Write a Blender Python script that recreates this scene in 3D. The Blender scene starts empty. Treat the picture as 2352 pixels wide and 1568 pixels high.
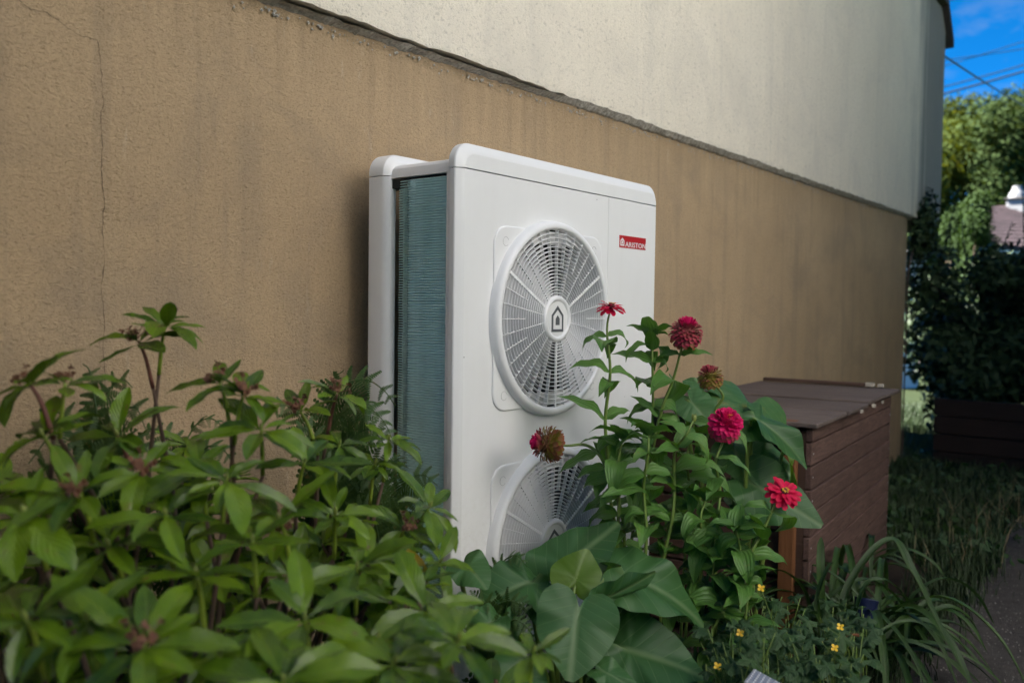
import bpy, math, random
import numpy as np
from mathutils import Vector, Matrix, noise

# ------------------------------------------------------------------ camera
SC = bpy.context.scene
COL = SC.collection
R = math.radians
TH, PI_, RO = R(38.27), R(-2.30), R(0.767)
FL = 2000.0                      # focal length in units of a 2352 px wide picture
CAMP = Vector((0.0, -1.872, 1.25))
FW = Vector((math.cos(TH)*math.cos(PI_), math.sin(TH)*math.cos(PI_), math.sin(PI_)))
r0 = Vector((math.sin(TH), -math.cos(TH), 0)); u0 = r0.cross(FW)
RT = math.cos(RO)*r0 + math.sin(RO)*u0
UP = -math.sin(RO)*r0 + math.cos(RO)*u0
cd = bpy.data.cameras.new('camera'); cam = bpy.data.objects.new('camera', cd); COL.objects.link(cam)
cam.matrix_world = Matrix(((RT.x, UP.x, -FW.x, CAMP.x), (RT.y, UP.y, -FW.y, CAMP.y), (RT.z, UP.z, -FW.z, CAMP.z), (0, 0, 0, 1)))
cd.sensor_width = 36.0; cd.lens = FL/2352*36
cd.clip_start = 0.05; cd.clip_end = 2000
cd.dof.use_dof = True; cd.dof.focus_distance = 2.45; cd.dof.aperture_fstop = 2.6; cd.dof.aperture_blades = 0
SC.camera = cam

# ------------------------------------------------------------------ sky and sun
SUN_EL, SUN_AZ = R(46), Vector((-0.30, 0.95, 0)).normalized()
w = bpy.data.worlds.new('World'); SC.world = w; w.use_nodes = True
nt = w.node_tree; N = nt.nodes; Lk = nt.links
bg = N['Background']; bg.inputs['Strength'].default_value = 0.05
sky = N.new('ShaderNodeTexSky'); sky.sky_type = 'NISHITA'; sky.sun_disc = False
sky.sun_elevation = SUN_EL; sky.sun_rotation = math.atan2(SUN_AZ.x, SUN_AZ.y)
sky.air_density = 0.75; sky.dust_density = 0.0; sky.ozone_density = 6.0; sky.altitude = 5000
tc = N.new('ShaderNodeTexCoord'); mp = N.new('ShaderNodeMapping'); mp.inputs['Scale'].default_value = (1.5, 4.0, 9.0)
mp.inputs['Rotation'].default_value = (0.2, 0.35, 0.6)
nz = N.new('ShaderNodeTexNoise'); nz.inputs['Scale'].default_value = 2.2; nz.inputs['Detail'].default_value = 7; nz.inputs['Roughness'].default_value = 0.62
cr = N.new('ShaderNodeMapRange'); cr.inputs['From Min'].default_value = 0.50; cr.inputs['From Max'].default_value = 0.80; cr.inputs['To Max'].default_value = 0.42
mx = N.new('ShaderNodeMix'); mx.data_type = 'RGBA'; mx.inputs['B'].default_value = (1.6, 1.8, 2.1, 1)
Lk.new(tc.outputs['Generated'], mp.inputs['Vector']); Lk.new(mp.outputs['Vector'], nz.inputs['Vector'])
Lk.new(nz.outputs['Fac'], cr.inputs['Value']); Lk.new(cr.outputs['Result'], mx.inputs['Factor'])
hs = N.new('ShaderNodeHueSaturation'); hs.inputs['Saturation'].default_value = 1.25; hs.inputs['Value'].default_value = 0.90; hs.inputs['Hue'].default_value = 0.495
Lk.new(sky.outputs['Color'], hs.inputs['Color']); Lk.new(hs.outputs['Color'], mx.inputs['A']); Lk.new(mx.outputs['Result'], bg.inputs['Color'])
sl = bpy.data.lights.new('sun', 'SUN'); sl.energy = 5.0; sl.angle = R(0.5); sl.color = (1.0, 0.96, 0.90)
so = bpy.data.objects.new('sun', sl); COL.objects.link(so)
SDIR = Vector((SUN_AZ.x*math.cos(SUN_EL), SUN_AZ.y*math.cos(SUN_EL), math.sin(SUN_EL)))
so.rotation_euler = SDIR.to_track_quat('Z', 'Y').to_euler(); so.location = (0, 0, 30)
SC.view_settings.view_transform = 'Standard'; SC.view_settings.look = 'None'
SC.view_settings.exposure = 2.78; SC.view_settings.gamma = 1.0; SC.view_settings.use_curve_mapping = False
SC.render.engine = 'CYCLES'
cy = SC.cycles; cy.use_denoising = True
try: cy.denoiser = 'OPENIMAGEDENOISE'; cy.denoising_input_passes = 'RGB_ALBEDO_NORMAL'; cy.denoising_prefilter = 'ACCURATE'
except Exception: pass
cy.max_bounces = 8; cy.diffuse_bounces = 4; cy.glossy_bounces = 3; cy.transmission_bounces = 4; cy.transparent_max_bounces = 8
cy.caustics_reflective = False; cy.caustics_refractive = False; cy.sample_clamp_indirect = 8.0

# ------------------------------------------------------------------ helpers
def ray(u, v):
    return FW + RT*((u-1176)/FL) + UP*((784-v)/FL)
def at(u, v, d): return CAMP + ray(u, v)*d          # d metres in front of the lens
def at_y(u, v, y): k = ray(u, v); return CAMP + k*((y-CAMP.y)/k.y)
def at_z(u, v, z): k = ray(u, v); return CAMP + k*((z-CAMP.z)/k.z)
def sc2(s): return s/1.7415
WM = {}
def new(name, data, parent=None, M=None):
    o = bpy.data.objects.new(name, data); COL.objects.link(o)
    M = M or Matrix.Identity(4)
    if parent is not None:
        o.parent = parent; o.matrix_basis = WM[parent.name].inverted() @ M
    else: o.matrix_basis = M
    WM[o.name] = M
    return o
def tag(o, label=None, cat=None, group=None, kind=None):
    if label: o['label'] = label
    if cat: o['category'] = cat
    if group: o['group'] = group
    if kind: o['kind'] = kind
    return o
def thing(name, loc, label, cat, group=None):
    return tag(new(name, None, None, Matrix.Translation(loc)), label, cat, group)
class MB:
    def __init__(s): s.v = []; s.f = []; s.mi = []
    def add(s, v, f, m=0):
        b = len(s.v); s.v += [tuple(p) for p in v]; s.f += [tuple(i+b for i in q) for q in f]; s.mi += [m]*len(f); return s
    def box(s, a, b, m=0, M=None):
        x0, y0, z0 = a; x1, y1, z1 = b
        vs = [Vector(p) for p in ((x0,y0,z0),(x1,y0,z0),(x1,y1,z0),(x0,y1,z0),(x0,y0,z1),(x1,y0,z1),(x1,y1,z1),(x0,y1,z1))]
        if M: vs = [M @ p for p in vs]
        return s.add(vs, ((0,3,2,1),(4,5,6,7),(0,1,5,4),(1,2,6,5),(2,3,7,6),(3,0,4,7)), m)
    def bbox(s, a, b, bev=0.004, m=0, M=None, jit=0.0, rnd=None):   # box with chamfered edges
        x0, y0, z0 = a; x1, y1, z1 = b; e = bev; vs = []; 
        cx, cy_, cz = (x0+x1)/2, (y0+y1)/2, (z0+z1)/2
        idx = {}
        for sx in (0, 1):
            for sy in (0, 1):
                for sz in (0, 1):
                    X = (x0, x1)[sx]; Y = (y0, y1)[sy]; Z = (z0, z1)[sz]
                    dx = (e, -e)[sx]; dy = (e, -e)[sy]; dz = (e, -e)[sz]
                    j = (lambda: rnd.uniform(-jit, jit)) if rnd else (lambda: 0)
                    idx[(sx,sy,sz,'x')] = len(vs); vs.append(Vector((X, Y+dy+j(), Z+dz+j())))
                    idx[(sx,sy,sz,'y')] = len(vs); vs.append(Vector((X+dx+j(), Y, Z+dz+j())))
                    idx[(sx,sy,sz,'z')] = len(vs); vs.append(Vector((X+dx+j(), Y+dy+j(), Z)))
        F = []
        for sx in (0, 1): F.append([idx[(sx,a_,b_,'x')] for a_, b_ in ((0,0),(1,0),(1,1),(0,1))])
        for sy in (0, 1): F.append([idx[(a_,sy,b_,'y')] for a_, b_ in ((0,0),(1,0),(1,1),(0,1))])
        for sz in (0, 1): F.append([idx[(a_,b_,sz,'z')] for a_, b_ in ((0,0),(1,0),(1,1),(0,1))])
        for a_ in (0, 1):
            for b_ in (0, 1):
                F.append([idx[(0,a_,b_,'y')], idx[(1,a_,b_,'y')], idx[(1,a_,b_,'z')], idx[(0,a_,b_,'z')]])
                F.append([idx[(a_,0,b_,'x')], idx[(a_,1,b_,'x')], idx[(a_,1,b_,'z')], idx[(a_,0,b_,'z')]])
                F.append([idx[(a_,b_,0,'x')], idx[(a_,b_,1,'x')], idx[(a_,b_,1,'y')], idx[(a_,b_,0,'y')]])
        for sx in (0, 1):
            for sy in (0, 1):
                for sz in (0, 1): F.append([idx[(sx,sy,sz,c)] for c in 'xyz'])
        if M: vs = [M @ p for p in vs]
        c0 = sum(vs, Vector())/len(vs)
        G = []
        for q in F:
            a0, a1, a2 = vs[q[0]], vs[q[1]], vs[q[2]]
            n = (a1-a0).cross(a2-a0); fc = sum((vs[i] for i in q), Vector())/len(q)
            G.append(tuple(q) if n.dot(fc-c0) > 0 else tuple(reversed(q)))
        return s.add(vs, G, m)
    def tube(s, pts, rad, n=6, m=0, cap=True):
        pts = [Vector(p) for p in pts]; k = len(pts)
        if not hasattr(rad, '__len__'): rad = [rad]*k
        vs = []; fs = []; prev = None
        for i, p in enumerate(pts):
            t = (pts[min(i+1, k-1)]-pts[max(i-1, 0)]).normalized()
            a = prev if prev is not None else (Vector((0, 0, 1)) if abs(t.z) < .9 else Vector((1, 0, 0)))
            a = (a-t*a.dot(t)).normalized(); prev = a; b = t.cross(a)
            for j in range(n):
                th = 2*math.pi*j/n; vs.append(p+(a*math.cos(th)+b*math.sin(th))*rad[i])
        for i in range(k-1):
            for j in range(n):
                fs.append((i*n+j, i*n+(j+1) % n, (i+1)*n+(j+1) % n, (i+1)*n+j))
        if cap: fs.append(tuple(range(n-1, -1, -1))); fs.append(tuple((k-1)*n+j for j in range(n)))
        return s.add(vs, fs, m)
    def grid(s, rows, m=0, closed=False):     # rows of points
        nr = len(rows); nc = len(rows[0]); vs = [p for r in rows for p in r]; fs = []
        for i in range(nr-1):
            for j in range(nc if closed else nc-1):
                fs.append((i*nc+j, i*nc+(j+1) % nc, (i+1)*nc+(j+1) % nc, (i+1)*nc+j))
        return s.add(vs, fs, m)
    def lathe(s, prof, n=48, M=None, m=0):     # prof: (radius, height) turned round local Z
        rows = []
        for r_, h in prof:
            row = [Vector((r_*math.cos(2*math.pi*j/n), r_*math.sin(2*math.pi*j/n), h)) for j in range(n)]
            rows.append([M @ p for p in row] if M else row)
        return s.grid(rows, m, True)
    def mesh(s, name, mats, smooth=False, angle=None):
        me = bpy.data.meshes.new(name); me.from_pydata(s.v, [], s.f)
        for mt in (mats if isinstance(mats, (list, tuple)) else [mats]): me.materials.append(mt)
        if any(s.mi): me.polygons.foreach_set('material_index', s.mi)
        if smooth: me.polygons.foreach_set('use_smooth', [True]*len(me.polygons))
        me.update()
        if angle is not None: me.polygons.foreach_set('use_smooth', [True]*len(me.polygons)); me.set_sharp_from_angle(angle=R(angle))
        return me
    def build(s, name, mats, parent=None, smooth=False, angle=None, M=None):
        return new(name, s.mesh(name, mats, smooth, angle), parent, M)
    # note: with a parent, vertices are in world space (M identity)
def basis(p, d, up, sc=1.0):
    y = Vector(d).normalized(); z = Vector(up); z = z-y*z.dot(y)
    if z.length < 1e-4: z = Vector((1, 0, 0))-y*y.x
    z.normalize(); x = y.cross(z)
    if not hasattr(sc, '__len__'): sc = (sc, sc, sc)
    return Matrix(((x.x*sc[0], y.x*sc[1], z.x*sc[2], p[0]), (x.y*sc[0], y.y*sc[1], z.y*sc[2], p[1]), (x.z*sc[0], y.z*sc[1], z.z*sc[2], p[2]), (0, 0, 0, 1)))
def lerp_t(tab, t):
    T, V = tab
    return float(np.interp(t, T, V))
def smooth_pts(pts, n=6):       # Catmull-Rom through points
    pts = [Vector(p) for p in pts]
    if len(pts) < 3: return [pts[0].lerp(pts[-1], i/n) for i in range(n+1)]
    P = [pts[0]*2-pts[1]]+pts+[pts[-1]*2-pts[-2]]; out = []
    for i in range(1, len(P)-2):
        for k in range(n):
            t = k/n; a, b, c, d = P[i-1], P[i], P[i+1], P[i+2]
            out.append(0.5*((2*b)+(c-a)*t+(2*a-5*b+4*c-d)*t*t+(3*b-a-3*c+d)*t**3))
    out.append(pts[-1]); return out

# ------------------------------------------------------------------ materials
def nodes(name):
    m = bpy.data.materials.new(name); m.use_nodes = True
    return m, m.node_tree.nodes, m.node_tree.links, m.node_tree.nodes['Principled BSDF']
def mixc(N, L, fac, a, b, mode='MIX'):
    x = N.new('ShaderNodeMix'); x.data_type = 'RGBA'; x.blend_type = mode
    for k, v in (('Factor', fac), ('A', a), ('B', b)):
        s = x.inputs[k]
        if hasattr(v, 'is_output'): L.new(v, s)
        elif k == 'Factor': s.default_value = v
        else: s.default_value = (*v, 1) if len(v) == 3 else v
    return x.outputs['Result']
def math_n(N, L, op, a, b=None, c=None):
    x = N.new('ShaderNodeMath'); x.operation = op
    for i, v in enumerate((a, b, c)):
        if v is None: continue
        if hasattr(v, 'is_output'): L.new(v, x.inputs[i])
        else: x.inputs[i].default_value = v
    return x.outputs[0]
def rng(N, L, v, a, b, c=0.0, d=1.0):
    x = N.new('ShaderNodeMapRange'); L.new(v, x.inputs['Value'])
    for k, q in (('From Min', a), ('From Max', b), ('To Min', c), ('To Max', d)): x.inputs[k].default_value = q
    return x.outputs['Result']
def tex(N, L, scale, detail=4, rough=.55, vec=(1, 1, 1), coord='Object', dist=0.0):
    t = N.new('ShaderNodeTexCoord'); m = N.new('ShaderNodeMapping'); m.inputs['Scale'].default_value = vec
    n = N.new('ShaderNodeTexNoise'); n.inputs['Scale'].default_value = scale; n.inputs['Detail'].default_value = detail
    n.inputs['Roughness'].default_value = rough; n.inputs['Distortion'].default_value = dist
    if coord == 'Position':
        g = N.new('ShaderNodeNewGeometry'); L.new(g.outputs['Position'], m.inputs['Vector'])
    else: L.new(t.outputs[coord], m.inputs['Vector'])
    L.new(m.outputs['Vector'], n.inputs['Vector']); return n.outputs['Fac']
def bump(N, L, b, h, strength=.3, dist=.002, prev=None):
    x = N.new('ShaderNodeBump'); x.inputs['Strength'].default_value = strength; x.inputs['Distance'].default_value = dist
    L.new(h, x.inputs['Height'])
    if prev is not None: L.new(prev, x.inputs['Normal'])
    if b is not None: L.new(x.outputs[0], b.inputs['Normal'])
    return x.outputs[0]
def plain(name, col, rough=.5, metal=0.0, var=.08, nscale=40, bstr=0.0, spec=.5):
    m, N, L, b = nodes(name)
    n = tex(N, L, nscale, 5, .6, coord='Position')
    dk = tuple(c*(1-var) for c in col); lt = tuple(min(1, c*(1+var)) for c in col)
    L.new(mixc(N, L, rng(N, L, n, .3, .7), dk, lt), b.inputs['Base Color'])
    b.inputs['Roughness'].default_value = rough; b.inputs['Metallic'].default_value = metal; b.inputs['Specular IOR Level'].default_value = spec
    if bstr: bump(N, L, b, n, bstr, .003)
    return m
def leafmat(name, ca, cb, rough=.42, vein=None, mode='pinnate', tr=.25, nscale=25, spec=.45, edge=None, blotch=None, vstr=.5, bstr=.35):
    m, N, L, b = nodes(name)
    oi = N.new('ShaderNodeObjectInfo'); g = N.new('ShaderNodeNewGeometry')
    rnd = math_n(N, L, 'FRACT', math_n(N, L, 'ADD', oi.outputs['Random'], g.outputs['Random Per Island']))
    n1 = tex(N, L, nscale, 4, .6, coord='Position')
    f = math_n(N, L, 'ADD', math_n(N, L, 'MULTIPLY', rnd, .65), math_n(N, L, 'MULTIPLY', rng(N, L, n1, .3, .7), .35))
    col = mixc(N, L, f, ca, cb)
    if blotch:
        col = mixc(N, L, math_n(N, L, 'MULTIPLY', rng(N, L, tex(N, L, nscale*1.7, 3, .6, coord='Position'), .62, .72), math_n(N, L, 'GREATER_THAN', rnd, .7)), col, blotch)
    uv = N.new('ShaderNodeUVMap'); sp = N.new('ShaderNodeSeparateXYZ'); L.new(uv.outputs[0], sp.inputs[0])
    h = None
    if vein:
        ax = math_n(N, L, 'ABSOLUTE', math_n(N, L, 'SUBTRACT', sp.outputs['X'], .5))
        mid = rng(N, L, ax, .006, .030, 1, 0)
        if mode == 'pinnate': arg = math_n(N, L, 'SUBTRACT', math_n(N, L, 'MULTIPLY', sp.outputs['Y'], 9.0), math_n(N, L, 'MULTIPLY', ax, 7.0))
        elif mode == 'arum': arg = math_n(N, L, 'SUBTRACT', math_n(N, L, 'MULTIPLY', sp.outputs['Y'], 11.0), math_n(N, L, 'MULTIPLY', math_n(N, L, 'POWER', ax, .8), 6.0))
        else: arg = math_n(N, L, 'MULTIPLY', ax, 6.2)       # parallel veins running along the blade
        tri = math_n(N, L, 'ABSOLUTE', math_n(N, L, 'SUBTRACT', math_n(N, L, 'FRACT', arg), .5))
        lat = math_n(N, L, 'MULTIPLY', rng(N, L, tri, 0.0, .14 if mode != 'arum' else .055, 1, 0), .6 if mode != 'arum' else .55)
        vv = math_n(N, L, 'MAXIMUM', mid, lat)
        col = mixc(N, L, math_n(N, L, 'MULTIPLY', vv, vstr), col, vein)
        h = math_n(N, L, 'ADD', math_n(N, L, 'MULTIPLY', vv, -1.0), math_n(N, L, 'MULTIPLY', rng(N, L, tri, 0, .5), .8 if mode != 'arum' else .35))
    if edge:
        ay = math_n(N, L, 'ABSOLUTE', math_n(N, L, 'SUBTRACT', sp.outputs['X'], .5))
        col = mixc(N, L, rng(N, L, ay, .44, .5), col, edge)
    bk = mixc(N, L, .6, col, tuple(.5*(p+q)*1.15 for p, q in zip(ca, (.10, .16, .06))))
    col2 = mixc(N, L, g.outputs['Backfacing'], col, bk)
    L.new(col2, b.inputs['Base Color'])
    b.inputs['Roughness'].default_value = rough; b.inputs['Specular IOR Level'].default_value = spec
    if h is not None: bump(N, L, b, h, bstr, .004)
    if tr:
        t = N.new('ShaderNodeBsdfTranslucent'); s = N.new('ShaderNodeMixShader'); s.inputs[0].default_value = tr
        L.new(mixc(N, L, 1.0, col, (1.5, 1.55, .45), 'MULTIPLY'), t.inputs['Color'])
        L.new(b.outputs[0], s.inputs[1]); L.new(t.outputs[0], s.inputs[2]); L.new(s.outputs[0], N['Material Output'].inputs['Surface'])
    return m
M = {}
M['leaf_rhodo'] = leafmat('rhododendron_leaf', (.012, .050, .005), (.170, .285, .010), .22, (.22, .32, .04), tr=.2, spec=.55, blotch=(.16, .12, .03))
M['leaf_zin'] = leafmat('zinnia_leaf', (.060, .160, .024), (.105, .230, .040), .45, (.13, .22, .075), 'parallel', .25, vstr=.42, blotch=(.16, .18, .03))
M['leaf_arum'] = leafmat('arum_leaf', (.032, .098, .028), (.055, .140, .038), .46, (.13, .21, .09), 'arum', .22, 9, vstr=.8, bstr=.22, spec=.35, blotch=(.12, .15, .03))
M['leaf_young'] = leafmat('young_arum_leaf', (.085, .165, .012), (.11, .20, .018), .38, (.17, .26, .05), 'arum', .4, 9, vstr=.4, bstr=.12)
M['leaf_fern'] = leafmat('fern_leaf', (.028, .075, .016), (.07, .125, .030), .55, None, tr=.3, blotch=(.20, .13, .05))
M['leaf_strap'] = leafmat('strap_leaf', (.018, .050, .008), (.038, .085, .013), .42, (.10, .17, .05), 'parallel', .22, vstr=.25)
M['leaf_cel'] = leafmat('celandine_leaf', (.022, .062, .018), (.045, .10, .028), .55, (.08, .14, .05), 'pinnate', .3, vstr=.3)
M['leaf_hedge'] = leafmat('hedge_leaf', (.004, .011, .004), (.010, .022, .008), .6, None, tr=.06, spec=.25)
M['leaf_tree_y'] = leafmat('tree_leaf_yellow_green', (.030, .044, .004), (.095, .095, .006), .8, None, tr=.3, nscale=.6, spec=.08)
M['leaf_tree_g'] = leafmat('tree_leaf_green', (.012, .022, .004), (.038, .048, .007), .8, None, tr=.2, nscale=.6, spec=.08)
M['leaf_shrub'] = leafmat('shrub_leaf_light', (.010, .024, .005), (.024, .040, .010), .8, None, tr=.3, nscale=2, spec=.1)
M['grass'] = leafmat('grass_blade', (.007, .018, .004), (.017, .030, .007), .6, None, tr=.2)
M['dry'] = plain('dry_stalk', (.26, .20, .10), .8, var=.3)
M['stem_green'] = plain('stem_green', (.13, .20, .035), .5, var=.2, nscale=30)
M['stem_lime'] = plain('stem_lime', (.22, .30, .03), .45, var=.2, nscale=20)
M['stem_brown'] = plain('stem_brown', (.085, .050, .032), .75, var=.35, nscale=60, bstr=.4)
M['stem_red'] = plain('stem_reddish', (.13, .045, .03), .6, var=.3, nscale=50)
M['bud'] = plain('bud_yellow_green', (.20, .24, .05), .5, var=.2)
M['dead_flower'] = plain('dead_flower', (.17, .075, .040), .85, var=.45, nscale=120)
def petalmat(name, ca, cb, tip=None):
    m, N, L, b = nodes(name); oi = N.new('ShaderNodeObjectInfo')
    col = mixc(N, L, oi.outputs['Random'], ca, cb)
    if tip:
        uv = N.new('ShaderNodeUVMap'); sp = N.new('ShaderNodeSeparateXYZ'); L.new(uv.outputs[0], sp.inputs[0])
        col = mixc(N, L, rng(N, L, sp.outputs['Y'], .72, 1.0), col, tip)
    L.new(col, b.inputs['Base Color']); b.inputs['Roughness'].default_value = .55; b.inputs['Specular IOR Level'].default_value = .25
    t = N.new('ShaderNodeBsdfTranslucent'); s = N.new('ShaderNodeMixShader'); s.inputs[0].default_value = .25
    L.new(col, t.inputs['Color']); L.new(b.outputs[0], s.inputs[1]); L.new(t.outputs[0], s.inputs[2]); L.new(s.outputs[0], N['Material Output'].inputs['Surface'])
    return m
M['p_red'] = petalmat('petal_crimson', (.55, .004, .045), (.70, .010, .075))
M['p_pink'] = petalmat('petal_magenta_pink', (.58, .006, .10), (.74, .018, .16))
M['p_dusty'] = petalmat('petal_dusty_rose', (.24, .045, .055), (.36, .10, .09), (.50, .02, .08))
M['p_tan'] = petalmat('petal_faded_tan', (.22, .10, .05), (.33, .17, .075), (.38, .09, .05))
M['p_olive'] = petalmat('petal_faded_olive', (.20, .17, .025), (.30, .25, .04), (.32, .15, .05))
M['yellow'] = plain('floret_yellow', (.75, .42, .02), .5, var=.2)
M['yellow2'] = plain('celandine_yellow', (.80, .50, .02), .5, var=.1)
M['cone'] = plain('flower_cone_dark', (.09, .012, .018), .7, var=.4, nscale=300)
M['white'] = plain('white_powder_coat', (.79, .79, .79), .34, var=.015, nscale=7, spec=.4)
def dirty(m):      # faint dust streaks, soil splash low down, a few specks
    N = m.node_tree.nodes; L = m.node_tree.links; b = N['Principled BSDF']; src = b.inputs['Base Color'].links[0].from_socket
    g = N.new('ShaderNodeNewGeometry'); sp = N.new('ShaderNodeSeparateXYZ'); L.new(g.outputs['Position'], sp.inputs[0])
    n = tex(N, L, 1.0, 6, .7, (14, 14, 1.6), 'Position', .4); n2 = tex(N, L, 60, 5, .75, coord='Position')
    low = rng(N, L, sp.outputs['Z'], .25, .85, 1, 0)
    c = mixc(N, L, math_n(N, L, 'MULTIPLY', rng(N, L, n, .45, .75), .05), src, (.45, .41, .35))
    c = mixc(N, L, math_n(N, L, 'MULTIPLY', math_n(N, L, 'MULTIPLY', low, rng(N, L, n2, .48, .66)), .30), c, (.30, .24, .17))
    v = N.new('ShaderNodeTexVoronoi'); v.inputs['Scale'].default_value = 26; gg = N.new('ShaderNodeNewGeometry'); L.new(gg.outputs['Position'], v.inputs['Vector'])
    c = mixc(N, L, math_n(N, L, 'MULTIPLY', math_n(N, L, 'LESS_THAN', v.outputs['Distance'], .045), rng(N, L, tex(N, L, 7, 3, .6, coord='Position'), .56, .62)), c, (.10, .09, .08))
    L.new(c, b.inputs['Base Color'])
    r = math_n(N, L, 'ADD', math_n(N, L, 'MULTIPLY', rng(N, L, n2, .3, .7), .14), .28); L.new(r, b.inputs['Roughness'])
dirty(M['white'])
M['white2'] = plain('white_grille_plastic', (.78, .78, .78), .40, var=.012, nscale=9, spec=.4)
M['seam'] = plain('seam_shadow_gap', (.03, .03, .03), .9)
M['black'] = plain('black_plastic', (.012, .012, .013), .7)
M['fanblade'] = plain('fan_blade_grey', (.020, .021, .022), .5)
M['emblem'] = plain('emblem_grey', (.10, .105, .115), .5)
M['red'] = plain('badge_red', (.46, .010, .014), .35, var=.04)
M['letter'] = plain('badge_white', (.72, .72, .72), .4, var=.01)
M['steel'] = plain('zinc_steel', (.45, .45, .46), .3, 1.0)

# ------------------------------------------------------------------ the house: rendered wall, ledge, roof
def wallmat(name, ca, cb, streak, pale, grain, seed=0.0, edge=False, pitv=(85, 85, 130), pitf=.30):
    m, N, L, b = nodes(name)
    big = tex(N, L, 1.1, 5, .6, coord='Position')
    st = tex(N, L, 1.0, 6, .65, (9, 9, .55), 'Position', .3)
    st2 = tex(N, L, 1.0, 5, .6, (22, 22, 1.6), 'Position', .2)
    wp = tex(N, L, 1.0, 5, .7, (30, 30, 5), 'Position', .4)
    fine = tex(N, L, 1.0, 3, .6, (140, 140, 250), 'Position', .6)
    fine2 = tex(N, L, 95.0, 4, .65, coord='Position')
    col = mixc(N, L, rng(N, L, big, .3, .7), ca, cb)
    col = mixc(N, L, math_n(N, L, 'MULTIPLY', rng(N, L, st, .52, .72), .42), col, streak)
    col = mixc(N, L, math_n(N, L, 'MULTIPLY', rng(N, L, st2, .57, .70), .30), col, streak)
    col = mixc(N, L, math_n(N, L, 'MULTIPLY', rng(N, L, wp, .62, .74), .45), col, pale)
    col = mixc(N, L, math_n(N, L, 'MULTIPLY', rng(N, L, fine, .54, .70), grain), col, tuple(c*.38 for c in ca))
    col = mixc(N, L, math_n(N, L, 'MULTIPLY', rng(N, L, fine2, .35, .65), .25), col, tuple(c*.72 for c in ca))
    pit = tex(N, L, 1.0, 4, .7, pitv, 'Position', .4)
    col = mixc(N, L, math_n(N, L, 'MULTIPLY', rng(N, L, pit, .56, .68), pitf), col, tuple(c*.55 for c in ca))
    blot = tex(N, L, 2.3, 6, .7, coord='Position', dist=.6)
    col = mixc(N, L, math_n(N, L, 'MULTIPLY', rng(N, L, blot, .48, .70), .45), col, streak)
    if edge:        # streaky band, greyer towards the far corner
        g = N.new('ShaderNodeNewGeometry'); sp = N.new('ShaderNodeSeparateXYZ'); L.new(g.outputs['Position'], sp.inputs[0])
        x = math_n(N, L, 'ADD', sp.outputs['X'], math_n(N, L, 'MULTIPLY', math_n(N, L, 'SUBTRACT', st, .5), 1.0))
        col = mixc(N, L, math_n(N, L, 'MULTIPLY', rng(N, L, x, 7.5, 7.85), .75), col, (.13, .135, .14))
        lo = math_n(N, L, 'ADD', sp.outputs['Z'], math_n(N, L, 'MULTIPLY', math_n(N, L, 'SUBTRACT', tex(N, L, 6, 5, .7, coord='Position'), .5), .10))
        col = mixc(N, L, math_n(N, L, 'MULTIPLY', rng(N, L, lo, 2.015, 2.045, 1, 0), .18), col, (.16, .15, .13))
    else:
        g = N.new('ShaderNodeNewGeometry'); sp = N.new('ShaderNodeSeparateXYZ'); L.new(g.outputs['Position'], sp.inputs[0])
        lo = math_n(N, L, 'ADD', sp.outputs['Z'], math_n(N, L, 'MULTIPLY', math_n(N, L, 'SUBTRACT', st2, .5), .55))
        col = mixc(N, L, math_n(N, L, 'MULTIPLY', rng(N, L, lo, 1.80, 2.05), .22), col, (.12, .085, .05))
    L.new(col, b.inputs['Base Color']); b.inputs['Roughness'].default_value = .95; b.inputs['Specular IOR Level'].default_value = .15
    h = math_n(N, L, 'SUBTRACT', math_n(N, L, 'ADD', math_n(N, L, 'MULTIPLY', fine, .8), fine2), math_n(N, L, 'MULTIPLY', rng(N, L, pit, .5, .7), .4))
    bump(N, L, b, h, .8, .0045)
    return m
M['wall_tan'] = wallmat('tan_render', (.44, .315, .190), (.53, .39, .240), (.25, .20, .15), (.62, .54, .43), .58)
M['wall_pale'] = wallmat('pale_render', (.80, .728, .605), (.85, .785, .665), (.60, .56, .49), (.86, .81, .72), .40, edge=True, pitv=(48, 48, 62), pitf=.60)
M['mortar'] = plain('crumbling_mortar', (.40, .37, .325), .95, var=.4, nscale=90, bstr=.8)
M['crack'] = plain('crack_dark', (.05, .04, .03), .95, var=.3)
M['roof_dark'] = plain('dark_roof_edge', (.05, .045, .042), .8, var=.3, nscale=8)
rnd = random.Random(3)
ZL = 2.021
house = thing('house', (4.0, 0.3, 0), 'house gable wall with tan base render and pale upper render behind the heat pump', 'house')
# lower wall: slightly uneven sheet with depth
b = MB(); XS = np.linspace(-6, 7.565, 90); ZS = np.linspace(-.3, ZL, 14)
def wy(x, z): return .006*noise.noise(Vector((x*.7, z*.9, 1.7)))
b.grid([[Vector((x, wy(x, z) if x < 7.5 else 0.02, z)) for x in XS] for z in ZS])
b.add([(7.565, 0.02, -.3), (7.565, 9, -.3), (7.565, 9, ZL), (7.565, 0.02, ZL)], [(0, 1, 2, 3)])
b.add([(-6, 0, ZL-.004), (7.565, 0, ZL-.004), (7.565, .4, ZL-.004), (-6, .4, ZL-.004)], [(0, 1, 2, 3)])
b.build('lower_wall', M['wall_tan'], house, smooth=True)
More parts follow.
